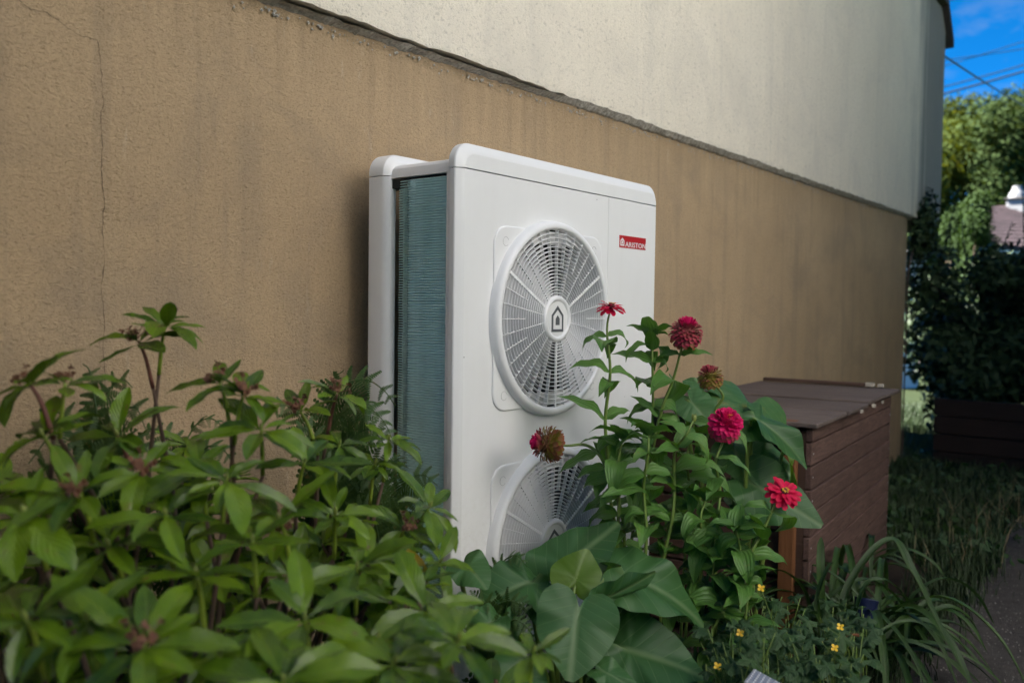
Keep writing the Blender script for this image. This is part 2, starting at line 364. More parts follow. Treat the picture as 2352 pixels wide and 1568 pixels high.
# upper wall with a ragged lower edge
b = MB(); XU = np.linspace(-6, 8.47, 620)
def edge_z(x): return ZL+.001+.006*noise.noise(Vector((x*3.1, 0, 5)))+.007*noise.noise(Vector((x*17, 2, 5)))+.016*max(0, 1-abs(x-1.7)/1.1)*(.6+noise.noise(Vector((x*5, 9, 2))))
def top_z(x): return min(5.0, 3.89+max(0, 7.71-x)*.42) if x < 8.3 else 3.89-(x-8.3)*1.0
YU = -.022
rows = []
for k in range(10):
    t = (k/9)**1.6; row = []
    for x in XU:
        z = edge_z(x)*(1-t)+top_z(x)*t
        row.append(Vector((x, YU+.006*noise.noise(Vector((x*.8, z, 8)))+(.006*noise.noise(Vector((x*26, z*26, 3))) if k < 2 else 0), z)))
    rows.append(row)
b.grid(rows); lip = [Vector(p) for p in rows[0]]; b.grid([[Vector((p.x, .03, p.z+.004)) for p in lip], lip])
b.add([(8.47, YU, edge_z(8.47)), (8.47, 9, edge_z(8.47)), (8.47, 9, 3.74), (8.47, YU, 3.74)], [(0, 1, 2, 3)])
b.build('upper_wall', M['wall_pale'], house, smooth=True)
# mortar rim on top of the base render, crumbs and lumps
b = MB(); xs = np.linspace(-1, 7.565, 900)
top = [Vector((x, -.030-.006*noise.noise(Vector((x*40, 1, 1))), (ZL-.010 if x < 2.5 else min(edge_z(x)+.003, ZL-.010+(x-2.5)*.05))+.004*noise.noise(Vector((x*21, 4, 1))))) for x in xs]
out = [Vector((x, -.010-.010*abs(noise.noise(Vector((x*33, 7, 1)))), ZL-.013-.010*abs(noise.noise(Vector((x*15, 3, 6))))-.010*abs(noise.noise(Vector((x*47, 3, 6)))))) for x in xs]
inn = [Vector((x, .02, ZL-.006)) for x in xs]; bot = [Vector((p.x, .012, p.z-.01)) for p in out]
b.grid([bot, out, top, inn])
b.build('mortar_rim', M['mortar'], house, smooth=False)
b = MB()
for i in range(420):
    x = rnd.uniform(.9, 7.2); s = rnd.uniform(.002, .0065); z = ZL-.03-abs(rnd.gauss(0, .012)); y = -.006
    ps = [Vector((x+s*rnd.uniform(.6, 1.3)*dx, y-(.5*s if dy < 0 else -s)*1.0*(abs(dy)), z+s*rnd.uniform(.6, 1.3)*dz)) for dx, dy, dz in ((1,0,0),(0,0,1),(-1,0,0),(0,0,-1),(0,-1,0))]
    b.add(ps, ((0,4,1),(1,4,2),(2,4,3),(3,4,0)))
o = b.build('mortar_crumbs', M['mortar'], house); o['kind'] = 'stuff'
b = MB()      # dark void behind the ledge
b.box((-6, .03, ZL-.05), (8.55, .35, ZL+.06)); b.build('ledge_gap', M['seam'], house)
# hairline crack in the base render
cp = [(-10, -25), (40, 0), (70, 22), (105, 30), (150, 62), (180, 82), (222, 92), (228, 130), (232, 175), (236, 240), (229, 268), (234, 330), (231, 400), (238, 470), (233, 520), (239, 600), (231, 660), (238, 740), (236, 800), (240, 860), (236, 930)]
pts = []
for i in range(len(cp)-1):
    for k in range(7):
        t = k/7; u = cp[i][0]*(1-t)+cp[i+1][0]*t; v = cp[i][1]*(1-t)+cp[i+1][1]*t
        pts.append(at_y(u+rnd.uniform(-1.6, 1.6), v+rnd.uniform(-1.2, 1.2), 0))
b = MB(); la = []; lb = []
for i, p in enumerate(pts):
    d = (pts[min(i+1, len(pts)-1)]-pts[max(i-1, 0)]).normalized(); n = Vector((d.z, 0, -d.x)); wd = .00022+.0006*rnd.random()**2
    y = wy(p.x, p.z)-.0022
    la.append(Vector((p.x, y, p.z))+n*wd); lb.append(Vector((p.x, y, p.z))-n*wd)
b.grid([la, lb]); b.build('crack', M['crack'], house)
# roof: verge board along the gable and slopes behind
b = MB(); xs = [-6.5, 5.06, 7.65, 8.32, 8.58]; zz = [5.02, 5.02, 3.91, 3.91, 3.60]
for i in range(4):
    x0, x1, z0, z1 = xs[i], xs[i+1], zz[i], zz[i+1]
    b.add([(x0, -.07, z0), (x1, -.07, z1), (x1, 9, z1), (x0, 9, z0), (x0, -.07, z0+.07), (x1, -.07, z1+.07), (x1, 9, z1+.07), (x0, 9, z0+.07)],
          [(0,3,2,1),(4,5,6,7),(0,1,5,4),(2,3,7,6)] + ([(1,2,6,5)] if i == 3 else []))
b.build('roof', M['roof_dark'], house)
b = MB(); b.box((-6, 8.9, -.3), (7.56, 9.0, 4.9)); b.box((-6, 0.05, 2.1), (-5.9, 9, 4.9)); b.build('back_wall', M['wall_pale'], house)

# ------------------------------------------------------------------ heat pump
HX0, HW, YF = 1.619, 1.016, -.41        # left edge, width, front (outer shell) plane
ZC = CAMP.z; ZS_ = ZC+.344; ZT = ZS_+.066; ZB = ZC-1.075
HX1 = HX0+HW; XSV = 2.314
pump = thing('heat_pump', (HX0+HW/2, -.26, 0), 'tall white heat pump outdoor unit with two round fan grilles against the tan wall', 'heat pump')
def rr(x0, x1, z0, z1, rt=0.0, rb=0.0, n=8):      # rounded rectangle, counter-clockwise seen from the front (-y)
    pts = []
    def arc(cx, cz, r, a0):
        if r <= 0: pts.append((cx, cz)); return
        for k in range(n+1):
            a = a0+math.pi/2*k/n; pts.append((cx+r*math.cos(a), cz+r*math.sin(a)))
    arc(x0+rb, z0+rb, rb, math.pi); arc(x1-rb, z0+rb, rb, 1.5*math.pi); arc(x1-rt, z1-rt, rt, 0); arc(x0+rt, z1-rt, rt, math.pi/2)
    return pts
def shell(name, x0, x1, z0, z1, ins, dep, yb, rt=0.0, rb=0.0, holes=(), parent=pump, mat='white', yf=YF):
    # ins: inset of the front face left, right, bottom, top; dep: chamfer depth; yb: back edge
    iL, iR, iB, iT = ins
    loops = []
    for a, y in ((0, yb), (0, yf+dep*.35), (.07, yf+dep*.15), (.55, yf-dep*.35), (.9, yf-dep*.62), (1.0, yf-dep*.65)):
        q = rr(x0+iL*a, x1-iR*a, z0+iB*a, z1-iT*a, max(0, rt-min(iL, iT)*a*.6) if rt else 0, max(0, rb-min(iL, iB)*a*.6) if rb else 0)
        loops.append([Vector((x, y, z)) for x, z in q])
    b = MB(); b.grid(loops, 0, True)
    base = len(b.v)-len(loops[-1]); n = len(loops[-1])
    b.f = [tuple(reversed(f)) for f in b.f]
    yff = yf-dep*.65; fx0, fx1, fz0, fz1 = x0+iL, x1-iR, z0+iB, z1-iT
    if not holes:
        b.f.append(tuple(range(base, base+n))); b.mi.append(0)
    else:       # plate with round holes: square cell round each fan, strips between
        cells = []
        for cx, cz, r in holes:
            S = r+.012; cells.append((cx-S, cx+S, cz-S, cz+S)); P = []; Q = []
            for k in range(64):
                a = 2*math.pi*k/64; ca, sa = math.cos(a), math.sin(a); m_ = max(abs(ca), abs(sa))
                P.append(Vector((cx+r*ca, yff, cz+r*sa))); Q.append(Vector((cx+S*ca/m_, yff, cz+S*sa/m_)))
            b.grid([P, Q], 0, True)
            b.grid([[Vector((p.x, yff+.11, p.z)) for p in P], P], 1, True)
            b.add([Vector((p.x, yff+.11, p.z)) for p in P], [tuple(range(64))], 1)
        zs = sorted([fz0]+[c for q in cells for c in q[2:]]+[fz1]); xs = [fx0, cells[0][0], cells[0][1], fx1]
        for i in range(3):
            for j in range(len(zs)-1):
                if i == 1 and j % 2 == 1: continue
                b.add([(xs[i], yff, zs[j]), (xs[i+1], yff, zs[j]), (xs[i+1], yff, zs[j+1]), (xs[i], yff, zs[j+1])], [(0, 1, 2, 3)])
    return b.build(name, [M[mat], M['black']], parent, angle=24)
_h1 = at_y(1278.5, 732, YF-.035); _h2 = at_y(1274.5, 1243, YF-.035); XH, ZH1, ZH2 = (_h1.x+_h2.x)/2, _h1.z, _h2.z
RS = (at_y(1271, 524, YF-.038).z-ZH1)/.263
YB = YF+.020
shell('front_panel', HX0, HX1, ZB, ZS_-.0012, (.024, .024, .02, .0006), .016, YB, holes=((XH, ZH2, .262*RS), (XH, ZH1, .262*RS)))
b = MB(); b.bbox((XSV, YF-.0118, ZB+.03), (HX1-.0245, YF-.0100, ZS_-.0035), .0008); b.build('service_panel', M['white'], pump)
shell('top_cap', HX0, HX1, ZS_+.0008, ZT, (.024, .024, .0006, .028), .016, YB+.004, rt=.052)
b = MB(); b.box((HX0+.004, YF+.006, ZS_-.004), (HX1-.004, YB-.003, ZS_+.004)); b.build('cap_joint', M['seam'], pump)
# inner edge strip behind the shell
b = MB(); b.bbox((HX0+.004, YB+.001, ZB+.01), (HX0+.022, YB+.017, ZS_-.008), .003); b.build('shell_return', M['white'], pump)
# right side sheet and base tray
b = MB(); b.bbox((HX1-.012, YB+.002, ZB+.03), (HX1-.004, YF+.30, ZS_-.004), .002); b.build('side_sheet', M['white'], pump)
b = MB(); b.bbox((HX0+.03, YF+.06, ZB-.012), (HX1-.03, YF+.30, ZB+.025), .006); b.build('base_tray', M['white'], pump)
for i, x in enumerate((HX0+.16, HX1-.16)):
    b = MB(); b.bbox((x-.03, YF+.0, .03), (x+.03, YF+.34, ZB-.013), .008); b.build('foot_rail', M['black'], pump)
# rear frame: post, cap, crossbar
prof = [(0, .315), (0, .268), (.004, .258), (.011, .248), (.014, .246), (.032, .246), (.036, .249), (.042, .260), (.044, .266), (.044, .300), (.038, .306), (.038, .315)]
b = MB(); loops = [[Vector((HX0+x, YF+y, z)) for x, y in prof] for z in (ZB+.02, ZS_-.0015)]
b.grid(loops, 0, True); b.f.append(tuple(range(len(prof), 2*len(prof)))); b.mi.append(0)
b.build('rear_post', M['white'], pump, angle=22)
loopdef = [(0, .315), (0, .268), (.08, .262), (.6, .250), (1.0, .246)]
b = MB(); loops = []
for a, y in loopdef:
    loops.append([Vector((x, YF+y, z)) for x, z in rr(HX0+.02*a, HX1-.02*a, ZS_+.001, ZT-.004-.022*a, .052-.012*a, 0)])
b.grid(loops, 0, True); b.f = [tuple(reversed(f)) for f in b.f]; n = len(loops[0]); b.f.append(tuple(range(4*n, 5*n))); b.mi.append(0)
b.f.append(tuple(range(n-1, -1, -1))); b.mi.append(0)
b.build('rear_cap', M['white'], pump, angle=24)
b = MB(); pr = [(.016, -.007), (.018, .006), (.022, .018), (.030, .026), (.042, .030), (.066, .031), (.066, -.007)]
loops = [[Vector((HX0+x, YF+y, ZS_+z)) for x, z in pr] for y in (.018, .252)]
b.grid(loops, 0, True); b.build('crossbar', M['white'], pump, angle=25)
b = MB(); b.box((HX0+.066, YF+.018, ZS_+.005), (HX1-.03, YF+.255, ZS_+.028)); b.build('top_cover', M['white'], pump)
b = MB(); b.box((HX0+.020, YF+.19, ZS_-.034), (HX0+.06, YF+.30, ZS_-.010)); b.build('bracket', M['black'], pump)
sp = Vector((HX0+.040, YF+.2445, ZS_+.007)); b = MB()
b.lathe([(0, .0032), (.0028, .0028), (.0042, .0015), (.0044, 0)], 14, Matrix.Translation(sp) @ Matrix.Rotation(R(90), 4, 'X')); b.build('screw', M['steel'], pump, smooth=True)
# heat exchanger: ridged fins that turn the rear corner
def coilmat():
    m, N, L, b = nodes('coil_teal'); n = tex(N, L, 1, 4, .6, (60, 60, 1.2), 'Position'); n2 = tex(N, L, 30, 4, .6, coord='Position')
    c = mixc(N, L, rng(N, L, n, .35, .65), (.54, .80, .82), (.64, .88, .90)); c = mixc(N, L, math_n(N, L, 'MULTIPLY', rng(N, L, n2, .5, .8), .3), c, (.24, .42, .42))
    L.new(c, b.inputs['Base Color']); b.inputs['Roughness'].default_value = .28; b.inputs['Metallic'].default_value = .0
    return m
M['coil'] = coilmat()
plan = [(HX0+.014, YF+.030)]+[(HX0+.014, YF+.05+.02*k) for k in range(8)]
cx, cy2 = HX0+.059, YF+.185
for k in range(0, 9):
    a = math.pi-math.pi/2*k/8; plan.append((cx+.045*math.cos(a), cy2+.055*math.sin(a)))
plan += [(HX0+.3, YF+.240), (HX1-.05, YF+.240)]
nrm = []
for i in range(len(plan)):
    p0 = Vector(plan[max(i-1, 0)]); p1 = Vector(plan[min(i+1, len(plan)-1)]); d = (p1-p0).normalized(); nrm.append(Vector((-d.y, d.x)))
b = MB(); pitch = .0068; nz_ = int((ZS_-.012-(ZB+.03))/pitch); rows = []
for k in range(nz_):
    z = ZB+.03+k*pitch
    for fz, off in ((0, -.0085), (.30, -.0080), (.42, .0010), (.58, .0026), (.78, .0016), (.90, -.0080)):
        o_ = off+(.0006*math.sin(k*12.9))
        rows.append([Vector((plan[i][0]+nrm[i].x*o_, plan[i][1]+nrm[i].y*o_, z+fz*pitch)) for i in range(len(plan))])
b.grid(rows); b.build('heat_exchanger', M['coil'], pump, smooth=True)
b = MB(); b.box((HX0+.030, YF+.03, ZB+.03), (HX0+.12, YF+.0995, ZS_-.006)); b.box((HX0+.030, YF+.10, ZB+.03), (HX1-.02, YF+.225, ZS_-.006)); b.build('inner_core', M['black'], pump)
# bent fins near the top of the coil
b = MB()
for i in range(70):
    y = YF+rnd.gauss(.158, .008); z = ZS_-.018-abs(rnd.gauss(0, .022)); l = rnd.uniform(.002, .005)
    b.add([(HX0+.0125, y, z), (HX0+.0115, y+.0012, z), (HX0+.0118, y+.0012+rnd.uniform(-.001, .001), z-l), (HX0+.0122, y, z-l)], [(0, 1, 2, 3)])
b.build('bent_fins', M['coil'], pump)

# fan grilles: each a flange with rings, vanes, spokes, hub and emblem
RR_ = [.251, .237, .224, .211, .199, .187, .175, .164, .153, .1426, .1324, .1222, .1124, .1031, .0939, .0852, .0769]
YP = YF-.0104                       # face of the panel
def cyl_ring(r, y0, y1, th, n=72):
    b = MB(); L_ = [(r-th/2, y0), (r-th*.15, y0-.0008), (r+th*.15, y0-.0008), (r+th/2, y0), (r+th/2, y1), (r-th/2, y1)]
    rows = [[Vector((a*math.cos(2*math.pi*k/n), y, a*math.sin(2*math.pi*k/n))) for k in range(n)] for a, y in L_]
    rows.append(rows[0]); b.grid(rows, 0, True); b.f = [tuple(reversed(f)) for f in b.f]
    return b.mesh('grille_ring', M['white2'], angle=40)
GF = -.024; GB = -.0125                # front and back of the bars, from the panel face
ring_meshes = [cyl_ring(r, GF, GB, .0022) for r in RR_]
def vane_mesh(ra, rb, th):
    b = MB(); b.box((ra, GF+.0012, -th/2), (rb, GB, th/2)); return b.mesh('grille_vane', M['white2'])
v_long, v_short = vane_mesh(.069, .262, .0018), vane_mesh(.153, .262, .0018)
b = MB(); b.bbox((.069, GF+.0004, -.0042), (.262, GF+.005, .0042), .0008); sp_mesh = b.mesh('grille_spoke', M['white2'])
# flange turned profile (radius, y from panel)
fl = MB(); pf = [(.2605, GB), (.2605, -.020), (.2625, -.0265), (.267, -.0292), (.273, -.0290), (.279, -.0265), (.2825, -.0225), (.2845, -.017), (.286, -.006), (.2865, .0)]
rows = [[Vector((r*math.cos(2*math.pi*k/96), y, r*math.sin(2*math.pi*k/96))) for k in range(96)] for r, y in pf]
fl.grid(rows, 0, True); fl.f = [tuple(reversed(f)) for f in fl.f]; fl_mesh = fl.mesh('fan_grille', M['white2'], angle=50)
pl = MB(); loops = []
for ins, y in ((0, 0), (0, -.003), (.0015, -.0046), (.004, -.0052), (.008, -.0052)):
    loops.append([Vector((x, y, z)) for x, z in rr(-.270+ins, .270-ins, -.256+ins, .256-ins, .055-ins*.6, .055-ins*.6)])
pl.grid(loops, 0, True); n = len(loops[0])
ri = [Vector((.2835*math.cos(math.atan2(p.z, p.x)), -.0052, .2835*math.sin(math.atan2(p.z, p.x)))) if p.length > .2836 else p*.985 for p in loops[-1]]
pl.grid([loops[-1], [Vector((p.x, -.0051, p.z)) for p in ri]], 0, True)
pl.f = [tuple(reversed(f)) for f in pl.f]; pl_mesh = pl.mesh('mount_plate', M['white2'], angle=35)
tab = MB(); tab.tube([Vector((.0125*math.cos(a), -.0053, .0125*math.sin(a))) for a in np.linspace(.4, 5.6, 26)], .0005, 4)
tab_mesh = tab.mesh('screw_cover', plain('cover_outline', (.38, .38, .38), .6))
hb = MB(); pf = [(0, -.0245), (.052, -.0245), (.0535, -.0258), (.056, -.0285), (.0605, -.0292), (.0655, -.0275), (.0690, -.023), (.0700, -.012), (.0700, -.004)]
rows = [[Vector((max(r, 1e-4)*math.cos(2*math.pi*k/72), y, max(r, 1e-4)*math.sin(2*math.pi*k/72))) for k in range(72)] for r, y in pf]
hb.grid(rows, 0, True); hb.f = [tuple(reversed(f)) for f in hb.f]; hb_mesh = hb.mesh('hub', M['white2'], angle=40)
def house_logo(w, h, t, y, thick=.0008):
    o_ = [(-w, -h), (w, -h), (w, h*.28), (0, h), (-w, h*.28)]; t2 = t*1.05
    i_ = [(-w+t, -h+t), (w-t, -h+t), (w-t, h*.28-t*.35), (0, h-t*1.55), (-w+t, h*.28-t*.35)]
    b = MB(); yy = y-thick
    for k in range(5):
        q = (k+1) % 5
        b.add([(o_[k][0], yy, o_[k][1]), (o_[q][0], yy, o_[q][1]), (i_[q][0], yy, i_[q][1]), (i_[k][0], yy, i_[k][1])], [(0, 1, 2, 3)])
        b.add([(o_[k][0], y, o_[k][1]), (o_[q][0], y, o_[q][1]), (o_[q][0], yy, o_[q][1]), (o_[k][0], yy, o_[k][1])], [(0, 1, 2, 3)])
    s = .38; c = [(x*s*.92, z*s-h*.10) for x, z in o_]
    b.add([(x, yy, z) for x, z in c], [(0, 1, 2, 3, 4)])
    return b
lg_mesh = house_logo(.0295, .0385, .0078, -.0246).mesh('emblem', M['emblem'])
fb = MB()
for k in range(3):
    a0 = 2*math.pi*k/3+.5; rows = []
    for i in range(9):
        rr2 = .05+.2*i/8; row = []
        for j in range(7):
            a = a0+(j/6-.5)*(1.35-.3*i/8)+.35*i/8; row.append(Vector((rr2*math.cos(a), .055+(j/6-.5)*-.07, rr2*math.sin(a))))
        rows.append(row)
    fb.grid(rows)
fb.lathe([(0, 0), (.055, 0), (.06, .01), (.06, .06)], 24, Matrix.Translation((0, .03, 0)) @ Matrix.Rotation(R(-90), 4, 'X'))
fb_mesh = fb.mesh('fan', M['fanblade'], smooth=True)
for i, zc in enumerate((ZH1, ZH2)):
    T = Matrix.Translation((XH, YP, zc)) @ Matrix.Diagonal((RS, 1, RS, 1))
    g = new('fan_grille', fl_mesh, pump, T); g['label'] = 'upper round fan grille' if i == 0 else 'lower round fan grille'
    new('mount_plate', pl_mesh, g, T); [new('screw_cover', tab_mesh, g, T @ Matrix.Translation((sx*.222, 0, sz*.213))) for sx in (-1, 1) for sz in (-1, 1)]
    for me in ring_meshes: new('grille_ring', me, g, T)
    for k in range(36):
        a = 2*math.pi*k/36+R(90)
        if k in (6, 18, 30): continue
        new('grille_vane', v_long if k % 2 == 0 else v_short, g, T @ Matrix.Rotation(-a, 4, 'Y'))
    for a in (30, 150, 270): new('grille_spoke', sp_mesh, g, T @ Matrix.Rotation(-R(a), 4, 'Y'))
    new('hub', hb_mesh, g, T); new('emblem', lg_mesh, g, T)
    new('fan', fb_mesh, pump, Matrix.Translation((XH, YP+.01, zc)))
# red badge with lettering
c0, c1, c2 = at_y(1421.8, 538.8, YP), at_y(1482.3, 549.5, YP), at_y(1421.5, 567.2, YP)
bw, bh = c1.x-c0.x, (c0.z-c2.z)
bx, bz = c0.x, (c0.z+c2.z)/2-.001
b = MB(); b.bbox((bx, YP-.0022, bz-bh/2), (bx+bw, YP-.0001, bz+bh/2), .0006)
badge = b.build('badge', M['red'], pump); badge['label'] = 'red badge with white house emblem and ARISTON lettering'
lg = house_logo(bw*.072, bh*.335, bw*.030, 0, .0004)
new('badge_emblem', lg.mesh('badge_emblem', M['letter']), badge, Matrix.Translation((bx+bw*.105, YP-.0022, bz-bh*.02)))
fc = bpy.data.curves.new('badge_lettering', 'FONT'); fc.body = 'ARISTON'; fc.size = 1; fc.offset = .022; fc.extrude = .0; fc.resolution_u = 3; fc.space_character = 1.02
tmp = bpy.data.objects.new('tmp_text', fc); COL.objects.link(tmp)
dg = bpy.context.evaluated_depsgraph_get(); tm = bpy.data.meshes.new_from_object(tmp.evaluated_get(dg)); bpy.data.objects.remove(tmp)
co = [v.co.copy() for v in tm.vertices]; x0_ = min(c.x for c in co); x1_ = max(c.x for c in co); y0_ = min(c.y for c in co); y1_ = max(c.y for c in co)
tx0, tx1, tz0, tz1 = bx+bw*.205, bx+bw*.985, bz-bh*.40, bz+bh*.02
for v in tm.vertices:
    v.co = Vector((tx0+(v.co.x-x0_)/(x1_-x0_)*(tx1-tx0), YP-.0027, tz0+(v.co.y-y0_)/(y1_-y0_)*(tz1-tz0)))
tm.materials.clear(); tm.materials.append(M['letter'])
new('lettering', tm, badge)

# ------------------------------------------------------------------ ground, path, bin
def groundmat(name, ca, cb, sc_, bs):
    m, N, L, b = nodes(name); n = tex(N, L, sc_, 8, .7, coord='Position'); n2 = tex(N, L, sc_*9, 4, .6, coord='Position')
    c = mixc(N, L, rng(N, L, n, .3, .7), ca, cb); c = mixc(N, L, math_n(N, L, 'MULTIPLY', rng(N, L, n2, .45, .7), .5), c, tuple(x*.4 for x in ca))
    L.new(c, b.inputs['Base Color']); b.inputs['Roughness'].default_value = .95; b.inputs['Specular IOR Level'].default_value = .2
    bump(N, L, b, math_n(N, L, 'ADD', n, n2), bs, .02); return m
M['ground'] = groundmat('lawn_ground', (.018, .030, .009), (.035, .048, .015), 3, .5)
M['soil'] = groundmat('bed_soil', (.035, .024, .016), (.06, .042, .028), 14, .8)
M['path'] = groundmat('worn_asphalt_path', (.085, .074, .066), (.15, .13, .115), 22, 1.0)
b = MB(); b.grid([[Vector((x, y, 0)) for x in (-300, -20, 20, 300)] for y in (-300, -20, 20, 300)]); b.f = [f for f in b.f]
tag(b.build('ground', M['ground']), kind='structure')
b = MB(); xs = np.linspace(-2, 4.6, 40)
b.grid([[Vector((x, -1.04+.10*noise.noise(Vector((x*1.6, 0, 3)))+.05*noise.noise(Vector((x*6, 0, 3))) if k == 0 else -.006, .006)) for x in xs] for k in range(2)])
tag(b.build('bed_soil', M['soil']), kind='structure')
b = MB(); xs = np.linspace(-6, 14, 160)
rows = [[Vector((x, -2.45+.1*noise.noise(Vector((x, 4, 1))), .010)) for x in xs], [Vector((x, -1.06+.12*noise.noise(Vector((x*1.1, 0, 1)))+.05*noise.noise(Vector((x*7, 0, 1))), .010)) for x in xs]]
b.grid(rows); tag(b.build('path', M['path']), kind='structure')
# lumpy stones of grit in the worn path
def woodmat(name, ca, cb, axis, rough=.75):
    m, N, L, b = nodes(name); oi = N.new('ShaderNodeObjectInfo')
    v = {'x': (1.6, 40, 40), 'y': (40, 1.6, 40), 'z': (40, 40, 1.6)}[axis]
    n = tex(N, L, 2.2, 6, .65, v, 'Position', .5); n2 = tex(N, L, 5, 5, .65, coord='Position')
    c = mixc(N, L, rng(N, L, n, .3, .7), ca, cb); c = mixc(N, L, math_n(N, L, 'MULTIPLY', rng(N, L, n2, .45, .75), .45), c, tuple(.5*x for x in ca))
    c = mixc(N, L, math_n(N, L, 'MULTIPLY', oi.outputs['Random'], .35), c, tuple(.62*x for x in ca))
    L.new(c, b.inputs['Base Color']); b.inputs['Roughness'].default_value = rough; b.inputs['Specular IOR Level'].default_value = .3
    bump(N, L, b, n, .7, .004); return m
M['plank'] = woodmat('plum_brown_plank', (.070, .040, .032), (.165, .098, .080), 'x')
M['lid'] = woodmat('weathered_lid_board', (.085, .064, .054), (.19, .145, .125), 'y')
M['post'] = woodmat('orange_stained_post', (.15, .060, .022), (.23, .095, .036), 'z')
M['plank_dark'] = woodmat('dark_plank', (.065, .036, .026), (.10, .058, .042), 'y')
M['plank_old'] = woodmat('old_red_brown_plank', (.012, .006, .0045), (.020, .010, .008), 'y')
M['lichen'] = plain('pale_droppings', (.36, .32, .26), .9, var=.3, nscale=60)
BX0, BX1, BY, BZ = 3.02, 4.50, -.825, .845
wbin = thing('compost_bin', (3.75, -.5, 0), 'plum brown wooden compost bin with board lid standing against the wall', 'compost bin')
r4 = random.Random(4)
z = .04; k = 0
while z < BZ-.01:
    h = .0835; zt = min(z+h, BZ-.004)
    b = MB(); e = r4.uniform(-.004, .004)
    b.bbox((BX0+.006*r4.random(), BY-.002+r4.uniform(-.0015, .0015), z), (BX1+e, BY+.020, zt-.0065), .002); b.build('plank', M['plank'], wbin)
    b = MB(); b.bbox((BX1-.022, BY+.026, z), (BX1-.002, -.17, zt-.006), .002); b.build('plank', M['plank_dark'], wbin)
    if zt-z > .05:
        b = MB(); b.bbox((BX0+.034, BY+.068, z), (BX0+.052, -.05, zt-.010), .002); b.build('plank', M['plank_dark'], wbin)
    z += h
b = MB(); b.box((BX0+.004, BY+.0195, .02), (BX0+.030, BY+.046, BZ-.02)); b.build('corner_batten', M['plank_dark'], wbin)
b = MB(); b.box((BX1-.024, BY+.0005, .03), (BX1-.0005, BY+.024, BZ-.012)); b.build('corner_batten', M['plank_dark'], wbin)
b = MB(); b.bbox((BX0-.026, BY+.045, .0), (BX0+.020, BY+.100, BZ+.018), .004); b.build('post', M['post'], wbin)
b = MB(); b.bbox((BX0-.02, -.12, .0), (BX0+.02, -.07, BZ-.005), .004); b.build('post', M['post'], wbin)
for i, (xa, xb, zo) in enumerate(((BX0-.045, 3.42, 0.0), (3.428, 3.782, .002), (3.800, 4.185, .009), (4.194, BX1+.055, .007))):
    b = MB(); jag = r4.uniform(-.008, .008)
    b.bbox((xa, BY-.035+jag*.4 if i else BY-.03, BZ+zo), (xb, -.03-.043*i, BZ+zo+.017), .003)
    b.build('lid_board', M['lid'], wbin)
b = MB(); b.bbox((BX1+.010, -.70, BZ+.029), (BX1+.045, -.19, BZ+.047), .003); b.build('lid_batten', M['plank_dark'], wbin)
b = MB(); b.bbox((BX1+.008, -.745, BZ+.0285), (BX1+.04, -.703, BZ+.050), .003); b.bbox((BX1+.008, -.79, BZ+.0285), (BX1+.035, -.76, BZ+.046), .003); b.build('hinge', M['lichen'], wbin)
for (u, v, s) in ((2040, 933, .014), (2000, 945, .011), (2068, 925, .006)):
    p = at_z(u, v, BZ+.026); b = MB(); n = 9
    ring = [Vector((p.x+s*r4.uniform(.8, 1.4)*math.cos(6.283*i/n)*1.3, p.y+s*r4.uniform(.5, 1.0)*math.sin(6.283*i/n)*.7, BZ+.029)) for i in range(n)]
    b.add([Vector((p.x, p.y, BZ+.029+s*.25))]+ring+[Vector((q.x, q.y, BZ+.018)) for q in ring], [(0, 1+i, 1+(i+1) % n) for i in range(n)]+[(1+i, 1+n+i, 1+n+(i+1) % n, 1+(i+1) % n) for i in range(n)])
    o = b.build('dropping', M['lichen'], wbin)
for k in range(10):       # screw heads near both ends of the plank face
    for x in (BX0+.022, BX1-.02):
        b = MB(); b.lathe([(.0001, .0012), (.003, .001), (.0036, 0)], 10, Matrix.Translation((x, BY-.0028, .08+.0835*k)) @ Matrix.Rotation(R(90), 4, 'X'))
        if .08+.0835*k < BZ-.03: b.build('screw', M['steel'], wbin)
_p = Vector((BX0, BY, 0)); wbin.matrix_basis = Matrix.Translation(_p) @ Matrix.Rotation(R(5.0), 4, 'Z') @ Matrix.Translation(-_p) @ wbin.matrix_basis
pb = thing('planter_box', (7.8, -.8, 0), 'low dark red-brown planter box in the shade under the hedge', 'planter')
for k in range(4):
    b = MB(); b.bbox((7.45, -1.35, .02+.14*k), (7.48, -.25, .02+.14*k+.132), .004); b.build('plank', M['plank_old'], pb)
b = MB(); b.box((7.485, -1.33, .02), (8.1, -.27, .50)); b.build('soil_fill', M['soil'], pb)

# ------------------------------------------------------------------ leaf meshes
def leaf_mesh(name, tab, W, mat, droop=.5, fold=.2, wave=0.0, wn=2.5, nl=10, nx=4, seed=0, curl=0.0, side=0.0):
    rn = random.Random(seed); ph = rn.uniform(0, 6.28); V = []; UV = []; y = z = 0.0; F = []; xo = 0.0
    cols = 2*nx+1
    for i in range(nl+1):
        t = i/nl; a = .15-droop*t-curl*max(0, t-.6)*2
        if i: y += math.cos(a)/nl; z += math.sin(a)/nl; xo += side*t/nl
        hw = W*lerp_t(tab, t)
        for j in range(cols):
            s = j/nx-1; h = abs(s)*hw*math.sin(fold)+wave*hw*math.sin(wn*6.283*t+ph+(1.3 if s > 0 else 0))*s*s
            V.append((xo+s*hw*math.cos(fold), y-h*math.sin(a), z+h*math.cos(a))); UV.append((j/(cols-1), t))
    for i in range(nl):
        for j in range(cols-1): q = i*cols+j; F.append((q, q+1, q+cols+1, q+cols))
    me = bpy.data.meshes.new(name); me.from_pydata(V, [], F); me.materials.append(mat)
    uv = me.uv_layers.new(name='UVMap')
    for lp in me.loops: uv.data[lp.index].uv = UV[lp.vertex_index]
    me.polygons.foreach_set('use_smooth', [True]*len(me.polygons)); me.update()
    return me
